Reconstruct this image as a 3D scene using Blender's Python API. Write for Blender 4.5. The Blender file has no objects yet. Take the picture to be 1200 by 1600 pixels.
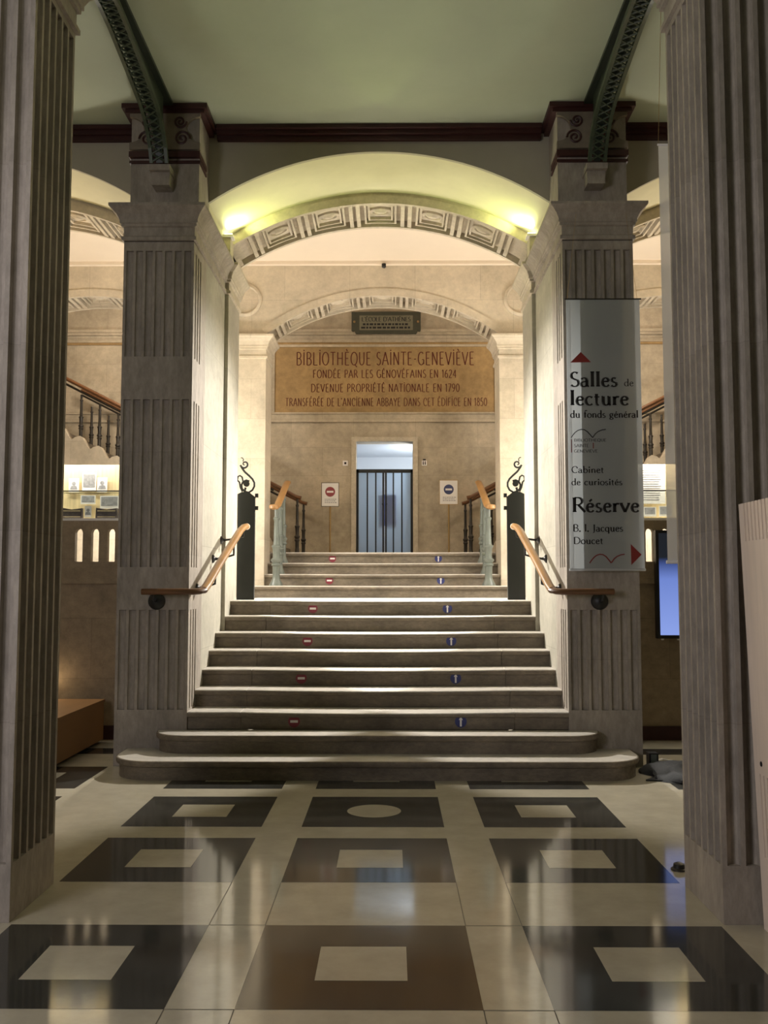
import bpy, math, random
from math import sin, cos, pi, sqrt, atan2, asin, radians
from mathutils import Vector
random.seed(7)
S = bpy.context.scene
COL = S.collection

# ------------------------------------------------------------------ camera, world, lights, exposure
cam = bpy.data.objects.new('camera', bpy.data.cameras.new('camera'))
COL.objects.link(cam)
cam.location = (0.125, 0, 1.6)
cam.rotation_euler = (radians(90 + 4.327), 0, radians(0.465))
cam.data.sensor_fit = 'VERTICAL'
cam.data.sensor_height = 36
cam.data.lens = 36 * 1480 / 1600
cam.data.clip_start = 0.05
S.camera = cam
S.view_settings.view_transform = 'Standard'
S.view_settings.look = 'None'
S.view_settings.gamma = 1
S.view_settings.use_curve_mapping = False
S.view_settings.exposure = 0.0
w = bpy.data.worlds.new('world'); S.world = w; w.use_nodes = True
w.node_tree.nodes['Background'].inputs[0].default_value = (1.0, 0.92, 0.78, 1)
w.node_tree.nodes['Background'].inputs[1].default_value = 0.011


def lamp(name, kind, loc, power, color, target=None, **kw):
    d = bpy.data.lights.new(name, kind); d.energy = power; d.color = color
    for k, v in kw.items(): setattr(d, k, v)
    o = bpy.data.objects.new(name, d); COL.objects.link(o); o.location = loc
    if target is not None:
        o.rotation_euler = (Vector(target) - Vector(loc)).to_track_quat('-Z', 'Y').to_euler()
    return o


for s in (-1, 1):
    # exhibition lamps of the cross hall, behind the show cases: one thrown at the stairs, one bare
    lamp('hall_lamp', 'SPOT', (s * 2.40, 11.8, 4.8), 2500, (1.0, 0.95, 0.88), (-s * 0.75, 9.2, 1.0),
         spot_size=radians(80), spot_blend=0.6, shadow_soft_size=0.06)
    lamp('hall_lamp', 'POINT', (s * 3.0, 11.6, 2.9), 185, (1.0, 0.95, 0.88), shadow_soft_size=0.15)
    # warm lamps in the vaults of the side bays
    lamp('bay_lamp', 'POINT', (s * 4.6, 10.3, 4.9), 42, (1.0, 0.70, 0.34), shadow_soft_size=0.15)
# unseen spot added over the cross hall to brighten landing and upper flight
lamp('hall_ceiling_fill', 'SPOT', (0, 11.0, 5.92), 420, (1.0, 0.93, 0.86), (0, 12.5, 1.6), spot_size=radians(64), spot_blend=0.5, shadow_soft_size=0.15)
for s in (-1, 1):
    lamp('stair_lamp', 'POINT', (s * 3.6, 14.6, 5.6), 120, (1.0, 0.85, 0.68), shadow_soft_size=0.2)
# uplighters of the vestibule, aimed at the painted ceiling
lamp('vestibule_uplight', 'SPOT', (0.0, 2.5, 3.5), 190, (0.90, 1.0, 0.74), (0.0, 5.35, 6.1),
     spot_size=radians(41), spot_blend=0.12, shadow_soft_size=0.05)
lamp('vestibule_fill', 'AREA', (0.0, 3.0, 5.9), 7, (1.0, 0.95, 0.60), (0.0, 3.4, 0), size=2.5)  # unseen fill added under the ceiling to lift the whole vestibule
# daylight of the entrance behind the camera, low and from the left
lamp('entrance_light', 'AREA', (-3.3, 1.0, 2.6), 108, (0.98, 0.93, 0.97), (1.6, 5.0, 2.9), size=1.5)
lamp('lift_lobby_lamp', 'POINT', (0.80, 17.25, 3.6), 60, (0.82, 0.90, 1.0), shadow_soft_size=0.2)
lamp('bench_lamp', 'POINT', (-3.38, 9.74, 0.62), 1.2, (1.0, 0.72, 0.4), shadow_soft_size=0.04)


# ------------------------------------------------------------------ materials
def mat(name, col, rough=0.7, var=0.0, scale=3.0, bump=0.0, metal=0.0, brick=None, col2=None, emit=None, spec=None, stretch=None, bscale=None, grain=0.0):
    m = bpy.data.materials.new(name); m.use_nodes = True
    nt = m.node_tree; N = nt.nodes; L = nt.links
    b = N['Principled BSDF']
    b.inputs['Roughness'].default_value = rough; b.inputs['Metallic'].default_value = metal
    if spec is not None: b.inputs['Specular IOR Level'].default_value = spec
    b.inputs['Base Color'].default_value = (*col, 1)
    tc = N.new('ShaderNodeTexCoord')
    src = tc.outputs['Object']
    if stretch:
        mp = N.new('ShaderNodeMapping'); mp.inputs['Scale'].default_value = stretch
        L.new(src, mp.inputs['Vector']); src = mp.outputs['Vector']
    out = None
    if var:
        n = N.new('ShaderNodeTexNoise'); n.inputs['Scale'].default_value = scale; n.inputs['Detail'].default_value = 8
        n.inputs['Roughness'].default_value = 0.65
        L.new(src, n.inputs['Vector'])
        r = N.new('ShaderNodeValToRGB')
        r.color_ramp.elements[0].position = 0.3; r.color_ramp.elements[1].position = 0.72
        c2 = col2 or [max(0, c * (1 - var)) for c in col]
        r.color_ramp.elements[0].color = (*c2, 1)
        r.color_ramp.elements[1].color = (*[min(1, c * (1 + var * .35)) for c in col], 1)
        L.new(n.outputs['Fac'], r.inputs['Fac']); out = r.outputs['Color']
        if grain:
            n3 = N.new('ShaderNodeTexNoise'); n3.inputs['Scale'].default_value = scale * 7; n3.inputs['Detail'].default_value = 6
            n3.inputs['Roughness'].default_value = .75; L.new(src, n3.inputs['Vector'])
            r3 = N.new('ShaderNodeMapRange'); r3.inputs[1].default_value = .35; r3.inputs[2].default_value = .68
            r3.inputs[3].default_value = 1 - grain; r3.inputs[4].default_value = 1 + grain * .3
            L.new(n3.outputs['Fac'], r3.inputs[0])
            m3 = N.new('ShaderNodeMix'); m3.data_type = 'RGBA'; m3.blend_type = 'MULTIPLY'; m3.inputs[0].default_value = 1
            L.new(out, m3.inputs[6]); L.new(r3.outputs[0], m3.inputs[7]); out = m3.outputs[2]
        if bump:
            n2 = N.new('ShaderNodeTexNoise'); n2.inputs['Scale'].default_value = bscale or scale * 9; n2.inputs['Detail'].default_value = 5
            L.new(src, n2.inputs['Vector'])
            bp = N.new('ShaderNodeBump'); bp.inputs['Strength'].default_value = bump; bp.inputs['Distance'].default_value = 0.01
            L.new(n2.outputs['Fac'], bp.inputs['Height']); L.new(bp.outputs['Normal'], b.inputs['Normal'])
    if brick:
        axis, bw, bh, dark = brick
        sp = N.new('ShaderNodeSeparateXYZ'); L.new(tc.outputs['Object'], sp.inputs[0])
        cb = N.new('ShaderNodeCombineXYZ')
        L.new(sp.outputs[axis], cb.inputs[0]); L.new(sp.outputs[2], cb.inputs[1])
        br = N.new('ShaderNodeTexBrick'); L.new(cb.outputs[0], br.inputs['Vector'])
        br.inputs['Scale'].default_value = 1; br.inputs['Brick Width'].default_value = bw; br.inputs['Row Height'].default_value = bh
        br.inputs['Mortar Size'].default_value = 0.004; br.inputs['Mortar Smooth'].default_value = 0.6
        br.inputs['Color1'].default_value = (1, 1, 1, 1); br.inputs['Color2'].default_value = (.9, .9, .88, 1)
        br.inputs['Mortar'].default_value = (dark, dark, dark, 1)
        mx = N.new('ShaderNodeMix'); mx.data_type = 'RGBA'; mx.blend_type = 'MULTIPLY'; mx.inputs[0].default_value = 1
        if out: L.new(out, mx.inputs[6])
        else: mx.inputs[6].default_value = (*col, 1)
        L.new(br.outputs['Color'], mx.inputs[7]); out = mx.outputs[2]
    if out: L.new(out, b.inputs['Base Color'])
    if emit:
        b.inputs['Emission Color'].default_value = (*emit[0], 1); b.inputs['Emission Strength'].default_value = emit[1]
    return m


M = {}
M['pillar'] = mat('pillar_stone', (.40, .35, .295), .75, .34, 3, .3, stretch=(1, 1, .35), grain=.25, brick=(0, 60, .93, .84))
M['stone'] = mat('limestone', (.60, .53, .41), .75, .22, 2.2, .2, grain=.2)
M['jamb'] = mat('jamb_stone', (.49, .46, .38), .7, .26, 1.5, .15, brick=(1, 1.4, .98, .72), grain=.16)
M['hallstone'] = mat('hall_stone', (.64, .555, .43), .75, .26, 1.4, .12, brick=(0, .9, .55, .74), grain=.16)
M['backstone'] = mat('back_stone', (.56, .48, .36), .75, .36, 1.1, .12, brick=(0, 1.1, .5, .74), grain=.2)
M['ochre'] = mat('ochre_stone', (.40, .265, .115), .8, .36, 1.6, .1, grain=.2)
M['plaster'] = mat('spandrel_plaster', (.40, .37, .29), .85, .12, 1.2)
M['vault'] = mat('vault_plaster', (.64, .61, .42), .8, .08, 2.5, .1)
M['ceil'] = mat('painted_ceiling', (.40, .45, .33), .8, .10, .8)
M['hallceil'] = mat('hall_ceiling_plaster', (.74, .64, .52), .85, .05, 1)
M['step'] = mat('shaded_step_stone', (.225, .185, .135), .65, .45, 5, .3, stretch=(.5, 1, 1), grain=.3)  # dirty stone, darkened further: shade of the risers put into the colour
M['tread'] = mat('worn_lit_tread_stone', (.60, .56, .50), .5, .2, 5, .2, grain=.1)  # worn stone, paled further: light on the treads put into the colour
M['beige'] = mat('floor_beige', (.46, .42, .325), .085, .16, 5, .06, spec=.6, bscale=2.2)
M['black'] = mat('floor_dark', (.045, .045, .04), .085, .4, 6, .05, spec=.6, bscale=2.2)
M['seam'] = mat('floor_seam', (.06, .05, .04), .5)
M['maroon'] = mat('maroon_paint', (.045, .010, .008), .5, .3, 6)
M['iron'] = mat('dark_green_iron', (.012, .020, .012), .45, .3, 8)
M['irong'] = mat('green_iron', (.045, .065, .035), .45, .3, 8)
M['gate'] = mat('gate_black_green', (.007, .009, .006), .6, .2, 12)
M['green'] = mat('grey_green_paint', (.12, .137, .117), .38, .2, 9)
M['bronze'] = mat('dark_bronze', (.035, .030, .024), .4, .2, 9, metal=.3)
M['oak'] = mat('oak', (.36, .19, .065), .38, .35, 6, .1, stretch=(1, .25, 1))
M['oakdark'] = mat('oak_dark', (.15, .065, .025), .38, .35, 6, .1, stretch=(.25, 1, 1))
M['parapet'] = mat('parapet_stone', (.36, .28, .19), .75, .3, 1.8, .15, brick=(0, 1.0, .62, .75), grain=.25)
M['console'] = mat('console_stone', (.20, .165, .12), .75, .3, 6)
M['bench'] = mat('bench_wood', (.31, .16, .06), .55, .2, 3, stretch=(1, .2, 1))
M['board'] = mat('pale_board', (.84, .70, .58), .6, .12, 5, stretch=(4, 4, .3))
M['blackmetal'] = mat('black_metal', (.01, .01, .01), .45)
M['brass'] = mat('brass', (.40, .27, .12), .35, metal=.8)
M['white'] = mat('white_board', (.80, .78, .77), .5)
M['paper'] = mat('paper', (.82, .80, .76), .7)
M['greypaper'] = mat('grey_print', (.36, .36, .37), .7, .4, 30)
M['ink'] = mat('ink', (.012, .010, .010), .8)
M['greyink'] = mat('grey_ink', (.30, .30, .33), .8)
M['redink'] = mat('letter_red', (.115, .024, .010), .8, .3, 9)
M['bannerred'] = mat('banner_red', (.22, .02, .016), .7)
M['signred'] = mat('sign_red', (.26, .04, .05), .5)
M['signblue'] = mat('sign_blue', (.03, .04, .13), .5)
M['stickred'] = mat('sticker_red', (.21, .025, .045), .5)
M['stickblue'] = mat('sticker_blue', (.030, .04, .17), .5)
M['casewood'] = mat('case_wood', (.82, .66, .38), .6, .25, 9, stretch=(4, 4, .3))
M['book'] = mat('old_leather', (.15, .12, .11), .6, .4, 12)
M['plaque'] = mat('plaque_bronze', (.05, .052, .035), .5, .2, 9)
M['plaqueface'] = mat('plaque_face', (.17, .16, .11), .6, .2, 9)
M['bagcloth'] = mat('black_cloth', (.008, .009, .010), .8, .3, 9, .3)
M['liftwall'] = mat('lift_lobby_wall', (.62, .64, .66), .6)
M['fixture'] = mat('lamp_glass', (.8, .85, .6), .4, emit=((1.0, 1.0, .55), 6))


def translucent(name, col, clear, trans=0.6):
    m = bpy.data.materials.new(name); m.use_nodes = True
    nt = m.node_tree; N = nt.nodes; L = nt.links
    N.remove(N['Principled BSDF'])
    o = N['Material Output']
    d = N.new('ShaderNodeBsdfDiffuse'); d.inputs[0].default_value = (*col, 1)
    t = N.new('ShaderNodeBsdfTranslucent'); t.inputs[0].default_value = (*col, 1)
    c = N.new('ShaderNodeBsdfTransparent')
    a = N.new('ShaderNodeMixShader'); a.inputs[0].default_value = trans
    b = N.new('ShaderNodeMixShader'); b.inputs[0].default_value = clear
    L.new(d.outputs[0], a.inputs[1]); L.new(t.outputs[0], a.inputs[2])
    L.new(a.outputs[0], b.inputs[1]); L.new(c.outputs[0], b.inputs[2])
    L.new(b.outputs[0], o.inputs[0])
    return m


M['banner'] = translucent('banner_film', (.50, .54, .56), .22, .45)
M['bannerhem'] = translucent('banner_hem', (.66, .67, .68), .12, .45)
M['frost'] = translucent('frosted_glass', (.55, .62, .68), .10, .65)

M['noticeblue'] = translucent('notice_blue', (.30, .36, .62), .1, .6)


def glass(name):
    m = bpy.data.materials.new(name); m.use_nodes = True
    nt = m.node_tree; N = nt.nodes; L = nt.links
    N.remove(N['Principled BSDF'])
    g = N.new('ShaderNodeBsdfGlossy'); g.inputs['Roughness'].default_value = .03
    c = N.new('ShaderNodeBsdfTransparent'); c.inputs[0].default_value = (.95, .97, .96, 1)
    f = N.new('ShaderNodeFresnel'); f.inputs[0].default_value = 1.45
    a = N.new('ShaderNodeMixShader')
    L.new(f.outputs[0], a.inputs[0]); L.new(c.outputs[0], a.inputs[1]); L.new(g.outputs[0], a.inputs[2])
    L.new(a.outputs[0], N['Material Output'].inputs[0])
    return m


M['glass'] = glass('clear_glass')


def screen_mat():
    m = bpy.data.materials.new('screen_picture'); m.use_nodes = True
    nt = m.node_tree; N = nt.nodes; L = nt.links
    b = N['Principled BSDF']; b.inputs['Base Color'].default_value = (.01, .01, .015, 1); b.inputs['Roughness'].default_value = .2
    tc = N.new('ShaderNodeTexCoord'); sp = N.new('ShaderNodeSeparateXYZ'); L.new(tc.outputs['Generated'], sp.inputs[0])
    r = N.new('ShaderNodeValToRGB'); e = r.color_ramp.elements
    e[0].position = 0; e[0].color = (.26, .36, .80, 1); e[1].position = 1; e[1].color = (.012, .014, .018, 1)
    k = e.new(.55); k.color = (.16, .24, .62, 1); k = e.new(.70); k.color = (.05, .08, .24, 1); k = e.new(.76); k.color = (.013, .016, .022, 1)
    L.new(sp.outputs[2], r.inputs[0]); L.new(r.outputs[0], b.inputs['Emission Color']); b.inputs['Emission Strength'].default_value = 1.0
    return m


M['screen'] = screen_mat()


# ------------------------------------------------------------------ mesh helpers
class MB:
    def __init__(self): self.v = []; self.f = []; self.mi = []; self.m = 0; self.smooth = False

    def add(self, vs, fs):
        o = len(self.v); self.v += [tuple(p) for p in vs]
        for f in fs: self.f.append([i + o for i in f]); self.mi.append(self.m)

    def box(self, x0, x1, y0, y1, z0, z1):
        if x0 > x1: x0, x1 = x1, x0
        self.add([(x0, y0, z0), (x1, y0, z0), (x1, y1, z0), (x0, y1, z0), (x0, y0, z1), (x1, y0, z1), (x1, y1, z1), (x0, y1, z1)],
                 [(3, 2, 1, 0), (4, 5, 6, 7), (0, 1, 5, 4), (1, 2, 6, 5), (2, 3, 7, 6), (3, 0, 4, 7)])

    def prism(self, poly, z0, z1):
        n = len(poly)
        self.add([(x, y, z0) for x, y in poly] + [(x, y, z1) for x, y in poly],
                 [list(range(n))[::-1], list(range(n, 2 * n))] + [(i, (i + 1) % n, n + (i + 1) % n, n + i) for i in range(n)])

    def prism_y(self, poly, y0, y1):           # polygon in x,z extruded along y
        n = len(poly)
        self.add([(x, y0, z) for x, z in poly] + [(x, y1, z) for x, z in poly],
                 [list(range(n)), list(range(n, 2 * n))[::-1]] + [(i, n + i, n + (i + 1) % n, (i + 1) % n) for i in range(n)])

    def tube(self, pts, r, n=8, sx=1.0, caps=True, up=None):
        P = [Vector(p) for p in pts]; k = len(P); rs = r if isinstance(r, (list, tuple)) else [r] * k
        ref = up and Vector(up); rows = []
        for i, p in enumerate(P):
            t = (P[min(i + 1, k - 1)] - P[max(i - 1, 0)]).normalized()
            if ref is None: ref = Vector((0, 0, 1)) if abs(t.z) < .9 else Vector((1, 0, 0))
            a = t.cross(ref)
            if a.length < 1e-5: a = t.orthogonal()
            a.normalize(); b = a.cross(t).normalized()
            if up is None: ref = b
            rows.append([p + a * cos(2 * pi * j / n) * rs[i] * sx + b * sin(2 * pi * j / n) * rs[i] for j in range(n)])
        vs = [q for row in rows for q in row]; fs = []
        for i in range(k - 1):
            for j in range(n):
                j2 = (j + 1) % n; fs.append((i * n + j, i * n + j2, (i + 1) * n + j2, (i + 1) * n + j))
        if caps: fs.append(list(range(n))[::-1]); fs.append([(k - 1) * n + j for j in range(n)])
        self.add(vs, fs)

    def lathe(self, c, prof, n=20, axis='z'):   # prof: (radius, height)
        cx, cy, cz = c; vs = []; fs = []
        for r, h in prof:
            for j in range(n):
                a = 2 * pi * j / n; p, q = r * cos(a), r * sin(a)
                vs.append((cx + p, cy + q, cz + h) if axis == 'z' else (cx + p, cy + h, cz + q) if axis == 'y' else (cx + h, cy + p, cz + q))
        k = len(prof)
        for i in range(k - 1):
            for j in range(n):
                j2 = (j + 1) % n; fs.append((i * n + j, i * n + j2, (i + 1) * n + j2, (i + 1) * n + j))
        fs.append(list(range(n))[::-1]); fs.append([(k - 1) * n + j for j in range(n)])
        self.add(vs, fs)

    def sweep(self, path, prof, closed=False):  # path in x,y; offset to the right of travel; prof: (offset, z)
        n = len(path); P = [Vector(p) for p in path]; rows = []
        for i, p in enumerate(P):
            a = P[i] - P[i - 1] if (i > 0 or closed) else P[1] - P[0]
            b = P[(i + 1) % n] - P[i] if (i < n - 1 or closed) else P[n - 1] - P[n - 2]
            a.normalize(); b.normalize()
            na = Vector((a.y, -a.x)); nb = Vector((b.y, -b.x)); m = na + nb
            m = m / max(m.dot(na), .2) if m.length > 1e-6 else na
            rows.append([(p.x + m.x * o, p.y + m.y * o, z) for o, z in prof])
        k = len(prof); vs = [q for r in rows for q in r]; fs = []
        for i in range(n if closed else n - 1):
            i2 = (i + 1) % n
            for j in range(k - 1): fs.append((i * k + j, i2 * k + j, i2 * k + j + 1, i * k + j + 1))
        if closed:
            fs.append([i * k + k - 1 for i in range(n)]); fs.append([i * k for i in range(n)][::-1])
        else:
            fs.append(list(range(k))); fs.append([(n - 1) * k + j for j in range(k)][::-1])
        self.add(vs, fs)

    def arcbox(self, xc, zc, a0, a1, y0, y1, r0, r1, n=8):   # block along an arch; angle from the vertical
        vs = []; fs = []
        for i in range(n + 1):
            a = a0 + (a1 - a0) * i / n
            for r, y in ((r0, y0), (r1, y0), (r1, y1), (r0, y1)): vs.append((xc + r * sin(a), y, zc + r * cos(a)))
        for i in range(n):
            for j in range(4):
                j2 = (j + 1) % 4; fs.append((i * 4 + j, i * 4 + j2, i * 4 + 4 + j2, i * 4 + 4 + j))
        fs += [(3, 2, 1, 0), tuple(n * 4 + j for j in range(4))]
        self.add(vs, fs)

    def archwall(self, x0, x1, opens, R, crown, hw, y0, y1, zb, zt, n=36):
        zc = crown - R; x = x0
        for xc in opens:
            if xc - hw > x + 1e-4: self.box(x, xc - hw, y0, y1, zb, zt)
            lo = []
            for i in range(n + 1):
                u = -hw + 2 * hw * i / n; lo.append((xc + u, zc + sqrt(R * R - u * u)))
            vs = []; fs = []
            for px, pz in lo: vs += [(px, y0, pz), (px, y1, pz), (px, y0, zt), (px, y1, zt)]
            for i in range(n):
                a, b = i * 4, i * 4 + 4
                fs += [(a, b, b + 2, a + 2), (b + 1, a + 1, a + 3, b + 3), (b, a, a + 1, b + 1), (a + 2, b + 2, b + 3, a + 3)]
            self.add(vs, fs); x = xc + hw
        if x < x1 - 1e-4: self.box(x, x1, y0, y1, zb, zt)

    def build(self, name, m, parent=None, smooth=False):
        me = bpy.data.meshes.new(name); me.from_pydata(self.v, [], self.f)
        for k in (m if isinstance(m, (list, tuple)) else [m]): me.materials.append(M[k] if isinstance(k, str) else k)
        me.polygons.foreach_set('material_index', self.mi)
        if smooth or self.smooth:
            me.polygons.foreach_set('use_smooth', [True] * len(me.polygons))
            try: me.set_sharp_from_angle(angle=radians(38))
            except Exception: pass
        me.update()
        o = bpy.data.objects.new(name, me); COL.objects.link(o)
        if parent is not None:
            o.parent = parent
            if parent.parent is None: o.location = -Vector(parent.location)
        return o


def tag(o, label=None, cat=None, group=None, kind=None):
    if label: o['label'] = label
    if cat: o['category'] = cat
    if group: o['group'] = group
    if kind: o['kind'] = kind
    return o


def thing(name, label, cat, loc=(0, 0, 0), group=None):
    o = bpy.data.objects.new(name, None); COL.objects.link(o); o.location = loc
    o.empty_display_size = .1
    return tag(o, label, cat, group, 'thing')


def struct(name, mb, m, label, cat, smooth=False):
    return tag(mb.build(name, m, None, smooth), label, cat, None, 'structure')


def part(name, mb, m, parent, label=None, smooth=False):
    o = mb.build(name, m, parent, smooth)
    if label: o['label'] = label
    return o


# ------------------------------------------------------------------ lettering drawn with strokes
def A(cx, cy, rx, ry, a0, a1, n=10):
    return [(cx + rx * cos(radians(a0 + (a1 - a0) * i / n)), cy + ry * sin(radians(a0 + (a1 - a0) * i / n))) for i in range(n + 1)]


X_ = .60
ST = lambda x, a, b: ('|', [(x, a), (x, b)])      # stem with serifs at both ends
LN = lambda *p: ('-', list(p))
AR = lambda p: ('-', p)
ACU = lambda x, y: LN((x - .05, y), (x + .09, y + .16))
GRA = lambda x, y: LN((x + .05, y), (x - .09, y + .16))
G = {
 'A': (.72, [LN((.02, 0), (.36, 1)), LN((.36, 1), (.70, 0)), LN((.15, .34), (.57, .34))]),
 'B': (.62, [ST(.1, 0, 1), AR([(.1, 1)] + A(.28, .755, .24, .245, 90, -90) + [(.1, .51)]), AR([(.1, .51)] + A(.30, .255, .27, .255, 90, -90) + [(.1, 0)])]),
 'C': (.70, [AR(A(.40, .5, .34, .5, 50, 310, 18)), LN((.62, .88), (.63, .70))]),
 'D': (.76, [ST(.1, 0, 1), AR([(.1, 1)] + A(.28, .5, .42, .5, 90, -90, 16) + [(.1, 0)])]),
 'E': (.56, [ST(.1, 0, 1), LN((.1, 1), (.50, 1)), LN((.1, .52), (.42, .52)), LN((.1, 0), (.52, 0))]),
 'F': (.54, [ST(.1, 0, 1), LN((.1, 1), (.50, 1)), LN((.1, .52), (.42, .52))]),
 'G': (.74, [AR(A(.40, .5, .34, .5, 50, 330, 18)), LN((.68, .06), (.68, .42)), LN((.48, .42), (.68, .42))]),
 'H': (.74, [ST(.1, 0, 1), ST(.62, 0, 1), LN((.1, .52), (.62, .52))]),
 'I': (.24, [ST(.12, 0, 1)]),
 'J': (.36, [('|', [(.2, .1), (.2, 1)]), AR(A(.05, .08, .15, .26, 0, -90))]),
 'L': (.54, [ST(.1, 0, 1), LN((.1, 0), (.52, 0))]),
 'M': (.86, [LN((.1, 0), (.1, 1)), LN((.1, 1), (.43, .1)), LN((.43, .1), (.76, 1)), LN((.76, 1), (.76, 0))]),
 'N': (.74, [ST(.1, 0, 1), LN((.1, 1), (.62, 0)), ST(.62, 0, 1)]),
 'O': (.78, [AR(A(.39, .5, .35, .5, 0, 360, 24))]),
 'P': (.56, [ST(.1, 0, 1), AR([(.1, 1)] + A(.27, .74, .25, .26, 90, -90) + [(.1, .48)])]),
 'Q': (.78, [AR(A(.39, .5, .35, .5, 0, 360, 24)), LN((.42, .06), (.72, -.16))]),
 'R': (.66, [ST(.1, 0, 1), AR([(.1, 1)] + A(.27, .75, .24, .25, 90, -90) + [(.1, .5)]), LN((.30, .5), (.66, 0))]),
 'S': (.52, [AR(A(.27, .755, .19, .245, 40, 250, 12)[:-1] + [(.22, .53), (.33, .46)] + A(.25, .255, .22, .255, 50, -145, 12))]),
 'T': (.62, [ST(.31, 0, 1), LN((.02, 1), (.60, 1))]),
 'U': (.70, [('|', [(.1, .34), (.1, 1)]), ('|', [(.60, .34), (.60, 1)]), AR(A(.35, .34, .25, .34, 180, 360, 14))]),
 'V': (.68, [LN((.02, 1), (.34, 0)), LN((.34, 0), (.66, 1))]),
 'X': (.64, [LN((.04, 0), (.60, 1)), LN((.04, 1), (.60, 0))]),
 'Y': (.62, [LN((.02, 1), (.31, .48)), LN((.31, .48), (.60, 1)), ST(.31, 0, .48)]),
 '0': (.58, [AR(A(.29, .5, .24, .5, 0, 360, 22))]),
 '1': (.30, [ST(.16, 0, 1), LN((.02, .84), (.16, 1))]),
 '2': (.54, [AR(A(.26, .74, .21, .26, 160, -30, 12) + [(.04, 0)]), LN((.04, 0), (.50, 0))]),
 '4': (.56, [LN((.40, 0), (.40, 1)), LN((.40, 1), (.04, .3)), LN((.04, .3), (.54, .3))]),
 '5': (.54, [LN((.44, 1), (.14, 1)), LN((.14, 1), (.10, .56)), AR([(.10, .56)] + A(.24, .30, .24, .30, 100, -140, 14))]),
 '6': (.54, [AR(A(.27, .28, .22, .28, 0, 360, 18)), AR([(.05, .3), (.08, .55), (.20, .82), (.40, 1)])]),
 '7': (.50, [LN((.02, 1), (.48, 1)), LN((.48, 1), (.16, 0))]),
 '8': (.54, [AR(A(.27, .76, .18, .24, 0, 360, 18)), AR(A(.27, .26, .22, .26, 0, 360, 18))]),
 '9': (.54, [AR(A(.27, .72, .22, .28, 0, 360, 18)), AR([(.49, .70), (.46, .45), (.34, .18), (.14, 0)])]),
 'a': (.48, [AR([(.05, .50)] + A(.20, .44, .15, .16, 120, 0, 8) + [(.35, .06), (.38, .01), (.46, .04)]), AR([(.35, .36)] + A(.19, .16, .15, .17, 110, 330, 12) + [(.35, .12)])]),
 'b': (.54, [LN((.1, .02), (.1, 1.05)), LN((.02, 1.0), (.1, 1.05)), AR(A(.28, .30, .21, .30, 140, -140, 16))]),
 'c': (.44, [AR(A(.25, .30, .20, .30, 45, 315, 16))]),
 'd': (.54, [LN((.43, 0), (.43, 1.05)), LN((.35, 1.0), (.43, 1.05)), LN((.43, 0), (.52, .03)), AR(A(.25, .30, .20, .30, 40, 320, 16))]),
 'e': (.46, [AR([(.07, .34), (.40, .36)] + A(.24, .32, .17, .28, 15, 180, 10) + A(.26, .28, .19, .28, 180, 325, 12))]),
 'f': (.34, [ST(.14, 0, .8), AR(A(.26, .85, .12, .20, 180, 30, 8)), LN((.02, X_ - .03), (.28, X_ - .03))]),
 'g': (.50, [AR(A(.23, .39, .16, .20, 0, 360, 18)), AR([(.13, .23), (.08, .12), (.16, .05), (.34, .03)]), AR(A(.24, -.12, .19, .14, 60, 420, 18)), LN((.34, .54), (.47, .58))]),
 'i': (.26, [ST(.13, 0, X_), ('.', [(.13, .86)])]),
 'l': (.26, [ST(.13, 0, 1.05)]),
 'n': (.56, [ST(.12, 0, X_), ST(.44, 0, .36), AR([(.12, .42)] + A(.28, .38, .16, .21, 150, 0, 10))]),
 'o': (.52, [AR(A(.26, .30, .22, .30, 0, 360, 22))]),
 'q': (.54, [ST(.43, -.30, X_), AR(A(.25, .30, .20, .30, 40, 320, 16))]),
 'r': (.38, [ST(.12, 0, X_), AR([(.12, .40), (.20, .54), (.30, .60), (.36, .54)])]),
 's': (.38, [AR(A(.19, .45, .12, .15, 40, 250, 10)[:-1] + [(.16, .32), (.24, .27)] + A(.18, .15, .15, .15, 50, -150, 10))]),
 't': (.34, [AR([(.14, .78), (.14, .12)] + A(.23, .12, .09, .12, 180, 300, 6)), LN((.02, X_ - .03), (.30, X_ - .03))]),
 'u': (.56, [LN((.12, X_), (.12, .2)), AR(A(.27, .2, .15, .2, 180, 330, 10) + [(.43, .16)]), LN((.43, X_), (.43, 0)), LN((.43, 0), (.53, .03)), LN((.03, X_), (.12, X_)), LN((.34, X_), (.43, X_))]),
 'v': (.52, [LN((.04, X_), (.26, 0)), LN((.26, 0), (.48, X_)), LN((-.02, X_), (.14, X_)), LN((.38, X_), (.54, X_))]),
 '.': (.20, [('.', [(.1, .04)])]), '-': (.34, [LN((.04, .45), (.30, .45))]), "'": (.16, [LN((.08, 1.02), (.06, .82))]), ',': (.2, [LN((.1, .04), (.05, -.12))]), ' ': (.34, []),
}
G['é'] = (G['e'][0], G['e'][1] + [ACU(.24, .72)])
G['É'] = (G['E'][0], G['E'][1] + [ACU(.28, 1.08)])
G['È'] = (G['E'][0], G['E'][1] + [GRA(.28, 1.08)])
G['İ'] = (G['I'][0], G['I'][1] + [('.', [(.12, 1.14)])])


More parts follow.
